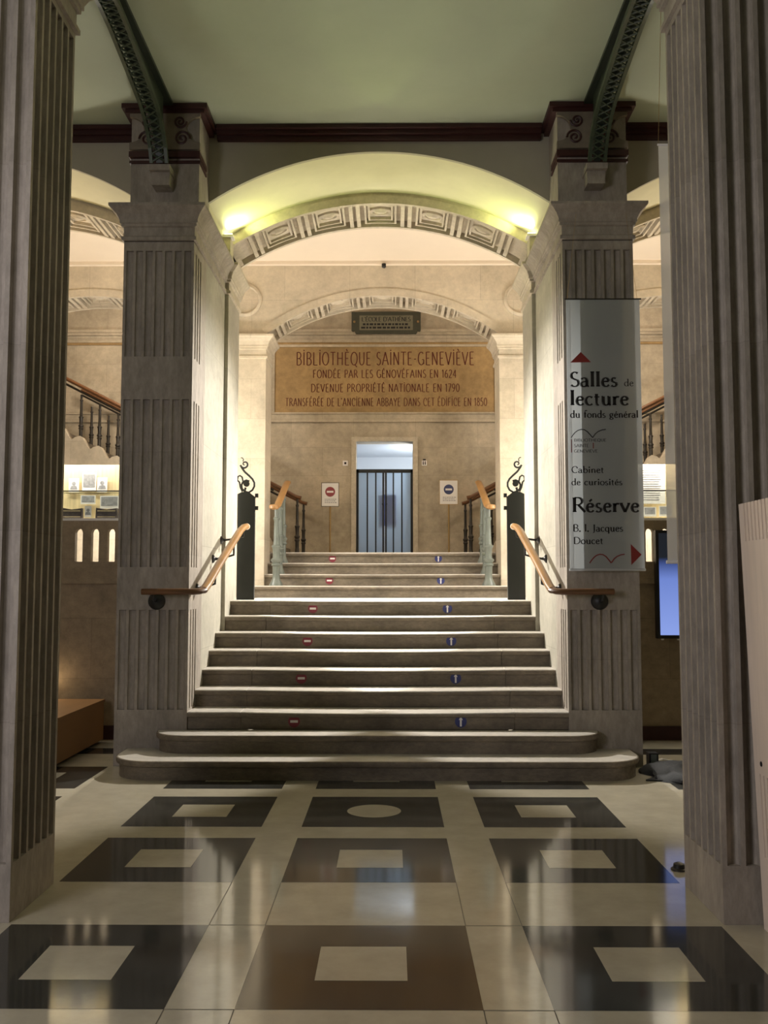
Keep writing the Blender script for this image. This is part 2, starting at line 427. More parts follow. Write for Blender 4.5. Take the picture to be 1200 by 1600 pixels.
def lettering(mb, text, x0, x1, z, cap, y, thick=.13, thin=.05, serif=.10, space=.04):
    """strokes of one line of writing in the x,z plane at depth y, facing -y"""
    adv = sum(G[c][0] + space for c in text) - space
    sx = (x1 - x0) / adv; sz = cap; x = x0
    wsc = min(sx, sz * 1.1)

    def quad(a, b, wa, wb):
        d = Vector((b[0] - a[0], b[1] - a[1]))
        if d.length < 1e-6: return
        d.normalize(); n = Vector((-d.y, d.x))
        ea = .0; pts = [(a[0] - n.x * wa, a[1] - n.y * wa), (b[0] - n.x * wb, b[1] - n.y * wb), (b[0] + n.x * wb, b[1] + n.y * wb), (a[0] + n.x * wa, a[1] + n.y * wa)]
        mb.add([(px, y, pz) for px, pz in pts], [(0, 1, 2, 3)])

    def wd(a, b):
        d = Vector((b[0] - a[0], b[1] - a[1]))
        if d.length < 1e-6: return thin * wsc / 2
        s = abs(d.y) / d.length
        if d.x * d.y > 0 and d.x != 0 and thick > thin * 1.4: s *= .75
        return (thin + (thick - thin) * s ** 1.3) * wsc / 2

    for c in text:
        for kind, pts in G[c][1]:
            P = [(x + px * sx, z + pz * sz) for px, pz in pts]
            if kind == '.':
                r = thick * wsc * .62; cx, cz = P[0]
                mb.add([(cx + r * cos(2 * pi * k / 10), y, cz + r * sin(2 * pi * k / 10)) for k in range(10)], [tuple(range(10))])
                continue
            ws = [wd(P[i], P[i + 1]) for i in range(len(P) - 1)]
            for i in range(len(P) - 1):
                wa = ws[i] if i == 0 else (ws[i - 1] + ws[i]) / 2
                wb = ws[i] if i == len(ws) - 1 else (ws[i] + ws[i + 1]) / 2
                quad(P[i], P[i + 1], wa, wb)
            if kind == '|' and serif:
                for q in (P[0], P[-1]):
                    k = serif * wsc; h = thin * wsc / 2
                    up = h if q is P[0] else -h
                    quad((q[0] - k, q[1] + up), (q[0] + k, q[1] + up), h, h)
        x += (G[c][0] + space) * sx


# ------------------------------------------------------------------ measures of the building
R = .1573; T = .323; Y1 = 7.822
P = Y1 + 2 * T                     # plane of the stair pillars
JW = 1.686                         # half width between the stair walls
BAY = 4.016                        # axis of the side bays
PIER0, PIER1 = 10.08, 10.80
W2A, W2B = 12.80, 13.40
LAND = 9 * R
TOP = 13 * R
CEIL = 6.10

# ------------------------------------------------------------------ floor
f = MB()
ys = -2.5
f.add([(-7.5, -2.5, 0), (7.5, -2.5, 0), (7.5, 18.8, 0), (-7.5, 18.8, 0)], [(0, 1, 2, 3)])


def rect(x0, x1, y0, y1, z, m):
    f.m = m; f.add([(x0, y0, z), (x1, y0, z), (x1, y1, z), (x0, y1, z)], [(0, 1, 2, 3)])


rows = [1.007, 2.534, 3.694, 5.221, 6.381, 7.541]
cols = [(-.47, .47), (-1.667, -.735), (.735, 1.667), (2.36, 3.29), (-3.29, -2.36), (3.56, 4.49), (-4.49, -3.56)]
for ri, y in enumerate(rows):
    y1 = y + .885
    for ci, (a, b) in enumerate(cols):
        rect(a, b, y, y1, .0006, 1)
        cx = (a + b) / 2; cy = (y + y1) / 2
        if ri == 4 and ci == 0:
            f.m = 0; f.add([(cx + .19 * cos(2 * pi * k / 40), cy + .19 * sin(2 * pi * k / 40), .0012) for k in range(40)], [tuple(range(40))])
        else:
            rect(cx - .188, cx + .188, cy - .18, cy + .18, .0012, 0)
for s in (-1, 1):
    rect(s * 2.36, s * 6.2, 9.05, 9.36, .0006, 1)
for x in (-.735, -.47, .47, .735):
    rect(x - .002, x + .002, -2, 3.694, .0009, 2)
    rect(x - .0015, x + .0015, 4.579, 5.221, .0009, 2)
for y in (3.694, 4.579):
    rect(-.735, -.47, y - .002, y + .002, .0009, 2); rect(.47, .735, y - .002, y + .002, .0009, 2)
struct('floor', f, ['beige', 'black', 'seam'], 'polished beige floor with dark tiles and pale square insets in front of the stairs', 'floor')

# ------------------------------------------------------------------ ceilings
b = MB(); b.box(-7.5, 7.5, -2.5, 10.1, CEIL, CEIL + .2)
struct('ceiling', b, 'ceil', 'painted green ceiling of the vestibule between the iron ribs', 'ceiling')
b = MB(); b.box(-7.5, 7.5, PIER1, W2A, 6.03, 6.35)
struct('ceiling_hall', b, 'hallceil', 'bright plaster ceiling seen between the two stone arches', 'ceiling')
b = MB(); b.box(-7.5, 7.5, W2B, 19, 7.1, 7.3)
struct('ceiling_back', b, 'hallceil', 'plaster ceiling over the upper landing behind the second arch', 'ceiling')

# ------------------------------------------------------------------ walls with arches
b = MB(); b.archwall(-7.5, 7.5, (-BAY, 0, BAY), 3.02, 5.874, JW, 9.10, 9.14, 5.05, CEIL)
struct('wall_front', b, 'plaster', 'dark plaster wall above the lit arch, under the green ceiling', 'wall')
b = MB(); b.archwall(-7.5, 7.5, (-BAY, 0, BAY), 3.02, 5.874, JW, 9.14, PIER0, 5.05, 6.3)
struct('wall_vault', b, 'vault', 'smooth pale vault over the stairs lit yellow from both sides', 'wall', True)
b = MB(); b.archwall(-7.5, 7.5, (-BAY, 0, BAY), 3.0, 5.745 + .08, JW - .04, PIER0, PIER1, 5.05, 6.35)
struct('wall_arch', b, 'stone', 'stone wall that carries the first coffered arch', 'wall')
b = MB(); b.archwall(-7.5, 7.5, (-BAY, 0, BAY), 2.64, 5.56 + .09, 1.60, W2A, W2B, 5.0, 7.2)
for s in (-1, 1): b.box(s * 1.60, s * 2.416, W2A, W2B, 1.40, 5.0)
for s in (-1, 1): b.box(s * 5.616, s * 7.5, W2A, W2B, 1.40, 5.0)
for s in (-1, 1): b.box(s * 2.416, s * 5.616, W2A + .1, W2A + .3, 1.40, 3.05)
struct('wall_middle', b, 'hallstone', 'bright limestone wall around the second arch, beyond the landing', 'wall')
b = MB(); b.box(-7.5, 7.5, W2A - .07, W2A, 5.985, 6.03)
struct('trim_1', b, 'hallceil', 'thin pale moulding where the hall ceiling meets the stone wall', 'trim')
b = MB()
b.box(-7.5, -.50, 16.6, 16.9, 0, 7.2); b.box(.50, 7.5, 16.6, 16.9, 0, 7.2); b.box(-.5, .5, 16.6, 16.9, 4.10, 7.2)
struct('wall_back', b, 'backstone', 'tan stone wall behind the upper landing, around the barred door', 'wall')
for s, nm, sd in ((-1, 'left', 'left'), (1, 'right', 'right')):
    b = MB()
    b.box(s * JW, s * 2.33, 9.04, PIER0, 0, 5.05)
    struct('wall_' + nm, b, 'jamb', f'pale stone wall along the {sd} side of the stairs', 'wall')
    b = MB(); b.box(s * 7.3, s * 7.5, -2.5, 19, 0, 7.2)
    struct('wall_outer_' + nm, b, 'stone', f'far outer wall beyond the {sd} side bay', 'wall')

# parapet walls of the side bays, with narrow slits
for s, nm in ((-1, 'left'), (1, 'right')):
    b = MB()
    xs = [2.33] + [2.66 + .17 * i for i in range(17)]
    b.box(s * 2.33, s * 7.3, 9.9, 9.97, 0, 1.83)
    b.box(s * 2.33, s * 7.3, 9.9, 9.97, 2.185, 2.26)
    cur = 2.33
    for i in range(16):
        if i % 4 == 3: continue
        c0 = 2.815 + .17 * i; a0, a1 = c0 - .040, c0 + .040
        b.box(s * cur, s * a0, 9.9, 9.97, 1.83, 2.185); cur = a1
        n = 8; vs = []; fs = []
        for k in range(n + 1):
            xx = a0 + (a1 - a0) * k / n; zz = 2.135 + .040 * sqrt(max(0, 1 - ((xx - c0) / .040) ** 2))
            vs += [(s * xx, 9.9, zz), (s * xx, 9.97, zz), (s * xx, 9.9, 2.185), (s * xx, 9.97, 2.185)]
        for k in range(n):
            p, q = k * 4, k * 4 + 4; fs += [(p, q, q + 2, p + 2), (p + 1, q + 1, q + 3, p + 3), (p, q, q + 1, p + 1)]
        b.add(vs, fs)
    b.box(s * cur, s * 7.3, 9.9, 9.97, 1.83, 2.185)
    b.box(s * 2.33, s * 7.3, 9.86, 9.90, 1.60, 1.66)
    struct('wall_parapet_' + nm, b, 'parapet', f'low stone wall with narrow lit slits under the {nm} show case', 'wall')
    b = MB(); b.box(s * 2.34, s * 7.3, 9.87, 9.9, 0, .14)
    struct('baseboard_' + nm, b, 'maroon', f'dark skirting at the foot of the {nm} parapet wall', 'baseboard')
b = MB(); b.box(-7.5, 7.5, 13.54, 16.6, TOP - .2, TOP)
struct('floor_landing', b, 'tread', 'upper landing floor in front of the barred door', 'floor')
b = MB(); b.box(-7.5, -1.73, 10.8, 12.8, 1.2, LAND); b.box(1.73, 7.5, 10.8, 12.8, 1.2, LAND)
struct('floor_hall', b, 'tread', 'cross hall floor to both sides of the first landing', 'floor')

# coffered bands inside the arches
def coffers(mb, xc, zc, Rr, hw, y0, y1, pitch, up):
    mb.arcbox(xc, zc, -asin(hw / Rr), asin(hw / Rr), y0, y0 + .05, Rr - .0, Rr + up, 40)
    mb.arcbox(xc, zc, -asin(hw / Rr), asin(hw / Rr), y1 - .05, y1, Rr - .0, Rr + up, 40)
    amax = asin(hw / Rr); dp = pitch / Rr; ra = .035 / Rr
    for sg in (-1, 1):
        mb.arcbox(xc, zc, sg * amax, sg * (amax - .07 / Rr), y0 + .05, y1 - .05, Rr + .006, Rr + up, 2)
    k = -3.5
    while k <= 3.5:
        a = k * dp
        if abs(a) < amax:
            for d in (-.04, .04):
                mb.arcbox(xc, zc, a + (d - .022) / Rr, a + (d + .022) / Rr, y0 + .05, y1 - .05, Rr + .008, Rr + up, 2)
        k += 1
    for k in (-3, -2, -1, 0, 1, 2, 3):
        a = k * dp; ha = pitch / 2 / Rr - .11 / Rr
        if abs(a) + ha > amax: continue
        for inset, dep in ((.045, .022), (.085, .045)):
            h = ha - inset / Rr + .045 / Rr; yy0 = y0 + .05 + inset; yy1 = y1 - .05 - inset; t = .022
            mb.arcbox(xc, zc, a - h, a + h, yy0, yy0 + t, Rr + dep, Rr + up, 5)
            mb.arcbox(xc, zc, a - h, a + h, yy1 - t, yy1, Rr + dep, Rr + up, 5)
            mb.arcbox(xc, zc, a - h, a - h + t / Rr, yy0 + t, yy1 - t, Rr + dep, Rr + up, 1)
            mb.arcbox(xc, zc, a + h - t / Rr, a + h, yy0 + t, yy1 - t, Rr + dep, Rr + up, 1)
        rx, ry = .135, .085; vs = []; fs = []; ym = (y0 + y1) / 2; rings = [(1, .0), (.92, .035), (.7, .05), (.62, .03), (.35, .055), (.0001, .06)]
        for sc_, h_ in rings:
            for j in range(20):
                t_ = 2 * pi * j / 20; aa = a + rx * sc_ * cos(t_) / Rr; rr = Rr + up - h_
                vs.append((xc + rr * sin(aa), ym + ry * sc_ * sin(t_), zc + rr * cos(aa)))
        for i in range(len(rings) - 1):
            for j in range(20): fs.append((i * 20 + j, i * 20 + (j + 1) % 20, i * 20 + 20 + (j + 1) % 20, i * 20 + 20 + j))
        mb.add(vs, fs)


for xc, w_ in ((0, 'over the stairs'), (-BAY, 'in the left side bay'), (BAY, 'in the right side bay')):
    b = MB(); coffers(b, xc, 5.745 - 3.0, 3.0, JW - .04, PIER0 - .015, PIER1, .58, .09)
    tag(b.build('coffered_arch', 'stone'), f'first coffered stone arch {w_}, with oval bosses', 'arch', 'first row of coffered arches', 'thing')
    b = MB(); coffers(b, xc, 5.56 - 2.64, 2.64, 1.60, W2A - .012, W2B, .60, .10)
    tag(b.build('coffered_arch', 'hallstone'), f'second coffered stone arch {w_}, farther back beyond the landing', 'arch', 'second row of coffered arches', 'thing')

# ------------------------------------------------------------------ pillars
CAP = [(0, 4.736), (.022, 4.742), (.022, 4.772), (.004, 4.784), (.004, 4.862), (.024, 4.870), (.024, 4.892), (.036, 4.898), (.036, 4.925), (.045, 4.945),
       (.058, 4.972), (.085, 5.000), (.108, 5.022), (.118, 5.030), (.118, 5.056), (.0, 5.058)]


def fluted(x0, x1, y0, y1, nf=7, ns=0, side=1, depth=None, sy0=None, sy1=None, sm=.012):
    """outline of a shaft with flutes on the front (y0) and on one side (side=1: x1, -1: x0), counter-clockwise from the front left"""
    def groove(a, b, n, d, m=.012):
        w = (b - a) / n; out = []
        for i in range(n):
            c0 = a + w * (i + .5); r = w * .5 - m
            for k in range(7):
                t = pi * k / 6; out.append((c0 - r * cos(t), -d * sin(t) ** .75 if 0 < k < 6 else 0))
        return out
    d = depth or .026
    front = [(x, y0 - o) for x, o in groove(x0 + .012, x1 - .012, nf, d)]
    pts = [(x0, y0)] + front + [(x1, y0)]
    if ns and side == 1:
        pts += [(x1 + o, y) for y, o in groove(sy0, sy1, ns, d, sm)]
    pts += [(x1, y1), (x0, y1)]
    if ns and side == -1:
        pts += [(x0 - o, y) for y, o in groove(sy0, sy1, ns, d, sm)][::-1]
    return pts


def bracket(parent, x0, x1, y0, zt):
    xm = (x0 + x1) / 2; hw = (x1 - x0) / 2
    b = MB(); b.box(x0, x1, y0, y0 + .46, 5.058, zt); part('block', b, 'pillar', parent)
    b = MB()
    arc = [(xm + hw + .01 - .135 * sin(t), 5.862 - .125 * cos(t)) for t in [pi * k / 12 for k in range(13)]]
    pl = [(xm - hw - .01, 5.67), (xm + hw + .01, 5.67)] + arc + [(xm + hw + .01, 6.03), (xm - hw - .01, 6.03)] + [(2 * xm - x, z) for x, z in arc][::-1]
    b.prism_y(pl, y0 - .04, y0)
    part('console', b, 'console', parent, 'dark front plate with hollowed sides')
    for s in (-1, 1):
        for (cx, cz, r, tw) in ((.165, 5.772, .075, 1), (.145, 5.935, .062, -1)):
            pts = []
            for k in range(30):
                t = k / 29 * 3.6 * pi; rr = r * (1 - t / (3.9 * pi)); pts.append((xm + s * (cx + rr * cos(t * tw)), y0 - .042, cz + rr * sin(t * tw)))
            b = MB(); b.tube(pts, .011, 6); part('volute', b, 'maroon', parent, None, True)
    for z0, z1, d in ((5.545, 5.57, .02), (5.595, 5.65, .045)):
        b = MB(); b.box(x0 - .012, x1 + .012, y0 - d, y0 + .3, z0, z1); part('band', b, 'maroon', parent, 'thin dark red band')
    b = MB(); b.prism_y([(xm - .08, 5.27), (xm + .08, 5.27), (xm + .085, 5.39), (xm - .085, 5.39)], y0 - .17, y0)
    b.box(xm - .095, xm + .095, y0 - .22, y0, 5.39, 5.445)
    part('corbel', b, 'pillar', parent)
    b = MB(); b.box(x0 - .05, x1 + .05, y0 - .05, y0 + .46, 6.02, 6.055); b.box(x0 - .08, x1 + .08, y0 - .08, y0 + .46, 6.055, zt)
    part('crown_moulding', b, 'maroon', parent, 'dark red moulding under the ceiling')


def capital_path(x0, x1, y0, yb, s):
    return [(x0, yb), (x0, y0), (x1, y0), (x1, yb)]


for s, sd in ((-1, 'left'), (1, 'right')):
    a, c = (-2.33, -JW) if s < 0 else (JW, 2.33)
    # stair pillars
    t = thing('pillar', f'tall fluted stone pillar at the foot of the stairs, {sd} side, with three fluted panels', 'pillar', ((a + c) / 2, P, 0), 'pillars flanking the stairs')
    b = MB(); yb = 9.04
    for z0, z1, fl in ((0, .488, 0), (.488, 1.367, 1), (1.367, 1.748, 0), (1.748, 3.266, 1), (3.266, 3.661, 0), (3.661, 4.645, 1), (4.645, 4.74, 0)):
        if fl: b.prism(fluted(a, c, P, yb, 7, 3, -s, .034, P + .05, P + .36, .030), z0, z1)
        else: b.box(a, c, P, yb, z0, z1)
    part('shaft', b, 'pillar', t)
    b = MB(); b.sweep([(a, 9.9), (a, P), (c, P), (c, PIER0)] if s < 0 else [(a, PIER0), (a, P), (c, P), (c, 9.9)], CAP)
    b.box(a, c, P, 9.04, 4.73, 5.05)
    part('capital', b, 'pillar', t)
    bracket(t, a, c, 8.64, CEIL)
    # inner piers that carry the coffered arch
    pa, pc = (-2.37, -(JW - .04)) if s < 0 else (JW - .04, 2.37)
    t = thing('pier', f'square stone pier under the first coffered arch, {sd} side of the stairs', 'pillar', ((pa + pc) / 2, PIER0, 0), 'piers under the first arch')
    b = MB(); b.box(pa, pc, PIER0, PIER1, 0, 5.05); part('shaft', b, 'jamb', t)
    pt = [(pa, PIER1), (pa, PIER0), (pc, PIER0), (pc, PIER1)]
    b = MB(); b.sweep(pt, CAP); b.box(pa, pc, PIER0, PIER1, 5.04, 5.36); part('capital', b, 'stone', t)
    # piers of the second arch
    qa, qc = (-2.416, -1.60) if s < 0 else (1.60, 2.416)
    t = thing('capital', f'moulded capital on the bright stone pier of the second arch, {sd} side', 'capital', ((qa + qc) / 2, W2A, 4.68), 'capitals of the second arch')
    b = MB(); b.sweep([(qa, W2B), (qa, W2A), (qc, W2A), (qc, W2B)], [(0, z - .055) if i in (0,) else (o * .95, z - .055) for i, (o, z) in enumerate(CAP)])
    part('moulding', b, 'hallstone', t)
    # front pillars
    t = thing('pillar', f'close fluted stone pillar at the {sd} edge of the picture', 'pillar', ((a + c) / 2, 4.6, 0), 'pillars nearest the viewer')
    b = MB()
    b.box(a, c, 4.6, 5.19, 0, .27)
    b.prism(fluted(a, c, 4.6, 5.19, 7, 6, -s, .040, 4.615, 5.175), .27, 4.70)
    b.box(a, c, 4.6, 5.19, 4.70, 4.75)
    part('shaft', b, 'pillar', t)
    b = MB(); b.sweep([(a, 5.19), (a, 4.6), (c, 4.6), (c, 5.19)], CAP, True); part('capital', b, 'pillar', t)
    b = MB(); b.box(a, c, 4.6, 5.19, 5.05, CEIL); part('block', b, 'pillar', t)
    # roundels on the bright wall
    b = MB(); b.lathe((s * 1.90, W2A, 5.50), [(.235, 0), (.235, -.02), (.215, -.035), (.195, -.035), (.18, -.012), (.02, -.012)], 40, 'y')
    tag(b.build('roundel', 'hallstone', None, True), f'round stone medallion half hidden beside the {sd} pier of the first arch', 'roundel', 'stone roundels', 'thing')

t = thing('sensor', 'tiny black sensor at the top middle of the bright stone wall, under the hall ceiling', 'sensor', (.02, 12.72, 5.97))
b = MB(); b.lathe((.02, 12.73, 5.955), [(.012, -.03), (.03, -.015), (.03, .03)], 12); part('body', b, 'blackmetal', t)
# ceiling cornice in dark red
b = MB()
for x0, x1 in ((-7.3, -2.42), (-1.60, 1.60), (2.42, 7.3)):
    b.box(x0, x1, 9.05, 9.1, 5.975, 6.02); b.box(x0, x1, 9.01, 9.1, 6.02, 6.06); b.box(x0, x1, 8.97, 9.1, 6.06, CEIL)
struct('trim_2', b, 'maroon', 'dark red moulding between the plaster wall and the green ceiling', 'trim')

# iron ribs
for s, sd in ((-1, 'left'), (1, 'right')):
    xm = s * 2.008
    t = thing('iron_rib', f'dark green arched iron rib under the ceiling, {sd} side', 'beam', (xm, 8.34, 5.44), 'iron ceiling ribs')
    half = [(8.40, 5.445), (8.34, 5.56), (8.26, 5.65), (8.14, 5.73), (7.98, 5.785), (7.7, 5.835), (7.4, 5.88), (7.1, 5.925), (6.83, 5.945)]
    prof = half + [(2 * 6.83 - y, z) for y, z in half[::-1][1:]]

    def ribstrip(x0, x1, d0, d1):
        b = MB(); vs = []; fs = []; n = len(prof)
        for i, (y, z) in enumerate(prof):
            a = prof[max(i - 1, 0)]; c_ = prof[min(i + 1, n - 1)]; tx, tz = c_[0] - a[0], c_[1] - a[1]; l = sqrt(tx * tx + tz * tz)
            ny, nz_ = tz / l, -tx / l
            f0 = (y + ny * d0, z + nz_ * d0); f1 = (y + ny * d1, z + nz_ * d1) if d1 is not None else (y, CEIL - .03)
            vs += [(x0, *f0), (x1, *f0), (x1, *f1), (x0, *f1)]
        for i in range(n - 1):
            for k in range(4): fs.append((i * 4 + k, i * 4 + (k + 1) % 4, i * 4 + 4 + (k + 1) % 4, i * 4 + 4 + k))
        fs += [(3, 2, 1, 0), tuple((n - 1) * 4 + k for k in range(4))]
        b.add(vs, fs); return b
    for q in (-.085, .055): part('flange', ribstrip(xm + q, xm + q + .03, 0, .04), 'irong', t)
    b = MB(); dense = []
    for i in range(len(prof) - 1):
        (ya, za), (yb_, zb) = prof[i], prof[i + 1]; k = max(1, round(sqrt((ya - yb_) ** 2 + (za - zb) ** 2) / .075))
        dense += [(ya + (yb_ - ya) * u / k, za + (zb - za) * u / k + .015) for u in range(k)]
    for i in range(len(dense) - 1):
        (ya, za), (yb_, zb) = dense[i], dense[i + 1]; e0, e1 = (-.06, .06) if i % 2 else (.06, -.06)
        b.tube([(xm + e0, ya, za), (xm + e1, yb_, zb)], .009, 5); b.tube([(xm - e0, ya, za), (xm - e1, yb_, zb)], .009, 5)
    part('lattice', b, 'irong', t)
    part('web', ribstrip(xm - .03, xm + .03, .03, None), 'iron', t, 'dark solid web')
    b = MB(); b.box(xm - .085, xm + .085, 5.2, 8.55, CEIL - .03, CEIL); part('top_flange', b, 'iron', t)

# ------------------------------------------------------------------ stairs
def step_bar(half, yf, yb, z0, z1, seams=(), sag=.010):
    xs = sorted(set([round(-half + 2 * half * i / 24, 4) for i in range(25)] + [x + d for x in seams for d in (-.004, -.0015, .0015, .004)]))
    vs = []; fs = []; K = 9
    for x in xs:
        g = .006 if any(abs(x - q) < .002 for q in seams) else 0
        d = sag * max(0, 1 - (x / (.72 * half)) ** 2)
        t = z1 - d
        for (y, z) in ((yf + .028, z0), (yf + .028, z1 - .055), (yf + .006, z1 - .048), (yf, t - .034), (yf, t - .012), (yf + .004, t - .004), (yf + .014, t), (yb, z1 - d * .4), (yb, z0)):
            vs.append((x, y + (g if y < yf + .1 else 0), z - (g * .5 if z > z1 - .03 else 0)))
    n = len(xs)
    for i in range(n - 1):
        for j in range(K): fs.append((i * K + j, (i + 1) * K + j, (i + 1) * K + (j + 1) % K, i * K + (j + 1) % K))
    nq = len(fs); fs += [tuple(range(K)), tuple((n - 1) * K + j for j in range(K))[::-1]]
    b = MB(); b.add(vs, fs); b.smooth = True
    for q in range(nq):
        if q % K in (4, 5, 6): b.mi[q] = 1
    return b


t = thing('staircase', 'broad stone staircase rising from the patterned floor to the landing', 'stairs', (0, Y1, 0))


def round_step(half, yf, rad, z0, z1):
    n = 10; out = [(-half, P + .0)]
    out += [(-half + rad - rad * cos(pi / 2 * i / n), yf + rad - rad * sin(pi / 2 * i / n)) for i in range(n + 1)]
    out += [(half - rad + rad * sin(pi / 2 * i / n), yf + rad - rad * cos(pi / 2 * i / n)) for i in range(n + 1)]
    out += [(half, P + .0)]
    b = MB(); b.sweep(out, [(-.028, z0), (-.028, z1 - .055), (-.006, z1 - .048), (0, z1 - .034), (0, z1 - .012), (-.004, z1 - .004), (-.014, z1)], True)
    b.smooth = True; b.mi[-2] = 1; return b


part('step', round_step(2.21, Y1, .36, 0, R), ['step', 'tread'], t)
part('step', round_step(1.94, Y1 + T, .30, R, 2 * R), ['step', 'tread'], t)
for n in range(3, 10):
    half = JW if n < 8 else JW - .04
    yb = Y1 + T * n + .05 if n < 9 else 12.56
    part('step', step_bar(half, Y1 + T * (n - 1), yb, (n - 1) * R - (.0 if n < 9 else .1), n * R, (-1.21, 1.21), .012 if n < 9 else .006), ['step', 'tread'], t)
t = thing('staircase', 'short flight of pale stone steps from the landing up to the barred door', 'stairs', (0, 12.52, LAND))
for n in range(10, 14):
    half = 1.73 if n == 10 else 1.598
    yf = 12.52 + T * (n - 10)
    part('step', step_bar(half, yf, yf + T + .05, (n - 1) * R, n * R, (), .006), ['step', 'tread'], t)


# stickers on the risers
def sticker(x, y, z, col, label):
    t = thing('sticker', label, 'sticker', (x, y, z), 'red no-entry stickers' if col == 'r' else 'blue arrow stickers')
    b = MB(); b.lathe((x, y, z), [(.052, -.0), (.052, -.002)], 28, 'y'); part('disc', b, 'stickred' if col == 'r' else 'stickblue', t)
    b = MB(); y -= .0028
    if col == 'r': b.box(x - .034, x + .034, y, y + .0008, z - .011, z + .011)
    else: b.prism_y([(x - .008, z - .042), (x + .008, z - .042), (x + .008, z + .016), (x + .019, z + .014), (x, z + .044), (x - .019, z + .014), (x - .008, z + .016)], y, y + .0008)
    part('bar' if col == 'r' else 'arrow', b, 'white', t, 'white bar' if col == 'r' else 'white arrow')


for n, wh in ((3, 'third'), (5, 'fifth'), (7, 'seventh'), (9, 'ninth')):
    y = Y1 + T * (n - 1) + .027; z = (n - .56) * R
    sticker(-.74, y, z, 'r', f'round red no-entry sticker on the {wh} riser up from the floor')
    sticker(.735, y, z, 'b', f'round blue sticker with white arrow on the {wh} riser up from the floor')
for n, wh in ((11, 'second riser of the upper flight'), (13, 'topmost riser of the upper flight')):
    y = 12.52 + T * (n - 10) + .027; z = (n - .56) * R
    sticker(-.72, y, z, 'r', f'round red no-entry sticker on the {wh}')
    sticker(.79, y, z, 'b', f'round blue sticker with white arrow on the {wh}')

# ------------------------------------------------------------------ wooden handrails at the pillars
for s, sd in ((-1, 'left'), (1, 'right')):
    t = thing('handrail', f'oak handrail wrapping round the {sd} pillar and climbing the lower stairs', 'handrail', (s * 1.55, 8.32, 1.5), 'oak handrails of the lower stairs')
    b = MB(); b.tube([(s * 2.06, 8.30, 1.53), (s * 1.80, 8.30, 1.53), (s * 1.62, 8.305, 1.53), (s * 1.565, 8.33, 1.533), (s * 1.54, 8.40, 1.545)], .028, 12, 1.5, up=(0, 0, 1))
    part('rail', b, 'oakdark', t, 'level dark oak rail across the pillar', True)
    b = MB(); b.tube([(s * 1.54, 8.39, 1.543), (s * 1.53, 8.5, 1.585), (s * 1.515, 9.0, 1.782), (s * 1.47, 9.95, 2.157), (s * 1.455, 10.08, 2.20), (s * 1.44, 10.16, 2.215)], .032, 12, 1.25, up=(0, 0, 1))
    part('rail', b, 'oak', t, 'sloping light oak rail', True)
    b = MB(); b.lathe((s * 1.435, 10.17, 2.212), [(.030, -.012), (.036, 0), (.030, .012)], 16, 'y'); part('end_cap', b, 'board', t, 'pale end cap', True)
    b = MB(); b.lathe((s * 1.97, P, 1.444), [(.076, 0), (.076, -.012), (.062, -.03), (.03, -.05), (.012, -.055)], 28, 'y')
    b.tube([(s * 1.97, P - .05, 1.444), (s * 1.97, 8.33, 1.46), (s * 1.97, 8.30, 1.51)], .012, 8)
    part('rosette', b, 'blackmetal', t, 'round black wall plate', True)
    for yy, zz, zr in ((8.80, 1.56, 1.70), (9.57, 1.85, 2.005), (10.02, 2.06, 2.17)):
        b = MB(); xw = s * JW; xr = s * (1.535 - .095 * (yy - 8.4) / 1.75)
        b.lathe((xw, yy, zz), [(.045, 0), (.04, -s * .012), (.016, -s * .03), (.012, -s * .05)], 14, 'x')
        b.tube([(xw - s * .04, yy, zz), ((xw + xr) / 2, yy, zz + .01), (xr, yy, zz + .04), (xr, yy, zr - .02)], .011, 8)
        part('bracket', b, 'blackmetal', t, 'small black wall bracket', True)

# ------------------------------------------------------------------ gate posts on the landing
for s, sd in ((-1, 'left'), (1, 'right')):
    xa, xb = s * 1.645, s * 1.455
    t = thing('gate_post', f'black iron gate leaf with a scroll on top, folded against the {sd} pier', 'gate', (s * 1.55, 10.9, LAND), 'folded iron gates on the landing')
    b = MB(); y0, y1 = 10.86, 10.92
    pl = [(-.10, LAND), (.10, LAND), (.10, 2.60), (.06, 2.63), (.03, 2.655), (-.05, 2.655), (-.10, 2.63)]
    xm = s * 1.552
    pl2 = [(xm - s * u, z) for u, z in pl]
    b.prism_y(pl2 if s < 0 else pl2, y0, y1); part('panel', b, 'gate', t)
    for z in (2.615, 2.47):
        b = MB(); b.box(xm - s * .10, xm - s * .135, 10.87, 10.91, z - .022, z + .022); part('hinge', b, 'gate', t)
    b = MB(); q = .00121; u0, z0 = 130, 2.655

    def sc(u, v): return (xm - s * (u - u0) * q, 10.89, z0 + (495 - v) * q)
    spiral = [(108 + r_ * cos(a_), 225 + r_ * sin(a_)) for r_, a_ in [(6 + 34 * k / 16, radians(20 + 420 * k / 16 + 60)) for k in range(17)]]
    stem = [(68, 235), (82, 262), (110, 300), (150, 335), (185, 370), (203, 405), (203, 440), (185, 475), (150, 497), (112, 490), (85, 462), (80, 425), (95, 395), (125, 380), (155, 390)]
    pts = [sc(*p) for p in spiral[:]] + [sc(*p) for p in stem]
    b.tube(pts, [.006 + .006 * min(1, k / 14) for k in range(len(pts))], 8)
    b.tube([sc(92, 200), sc(97, 180), sc(88, 166), sc(72, 163)], .006, 6)
    b.lathe(sc(128, 415), [(.035, -.012), (.035, .012)], 18, 'y')
    b.tube([sc(120, 450), sc(112, 480), sc(125, 497)], .014, 8)
    b.tube([sc(95, 395), sc(85, 350), sc(65, 335), sc(45, 345), sc(40, 380), sc(60, 400), sc(70, 450), sc(90, 490)], .010, 8)
    part('scroll', b, 'gate', t, 'wrought iron scroll', True)


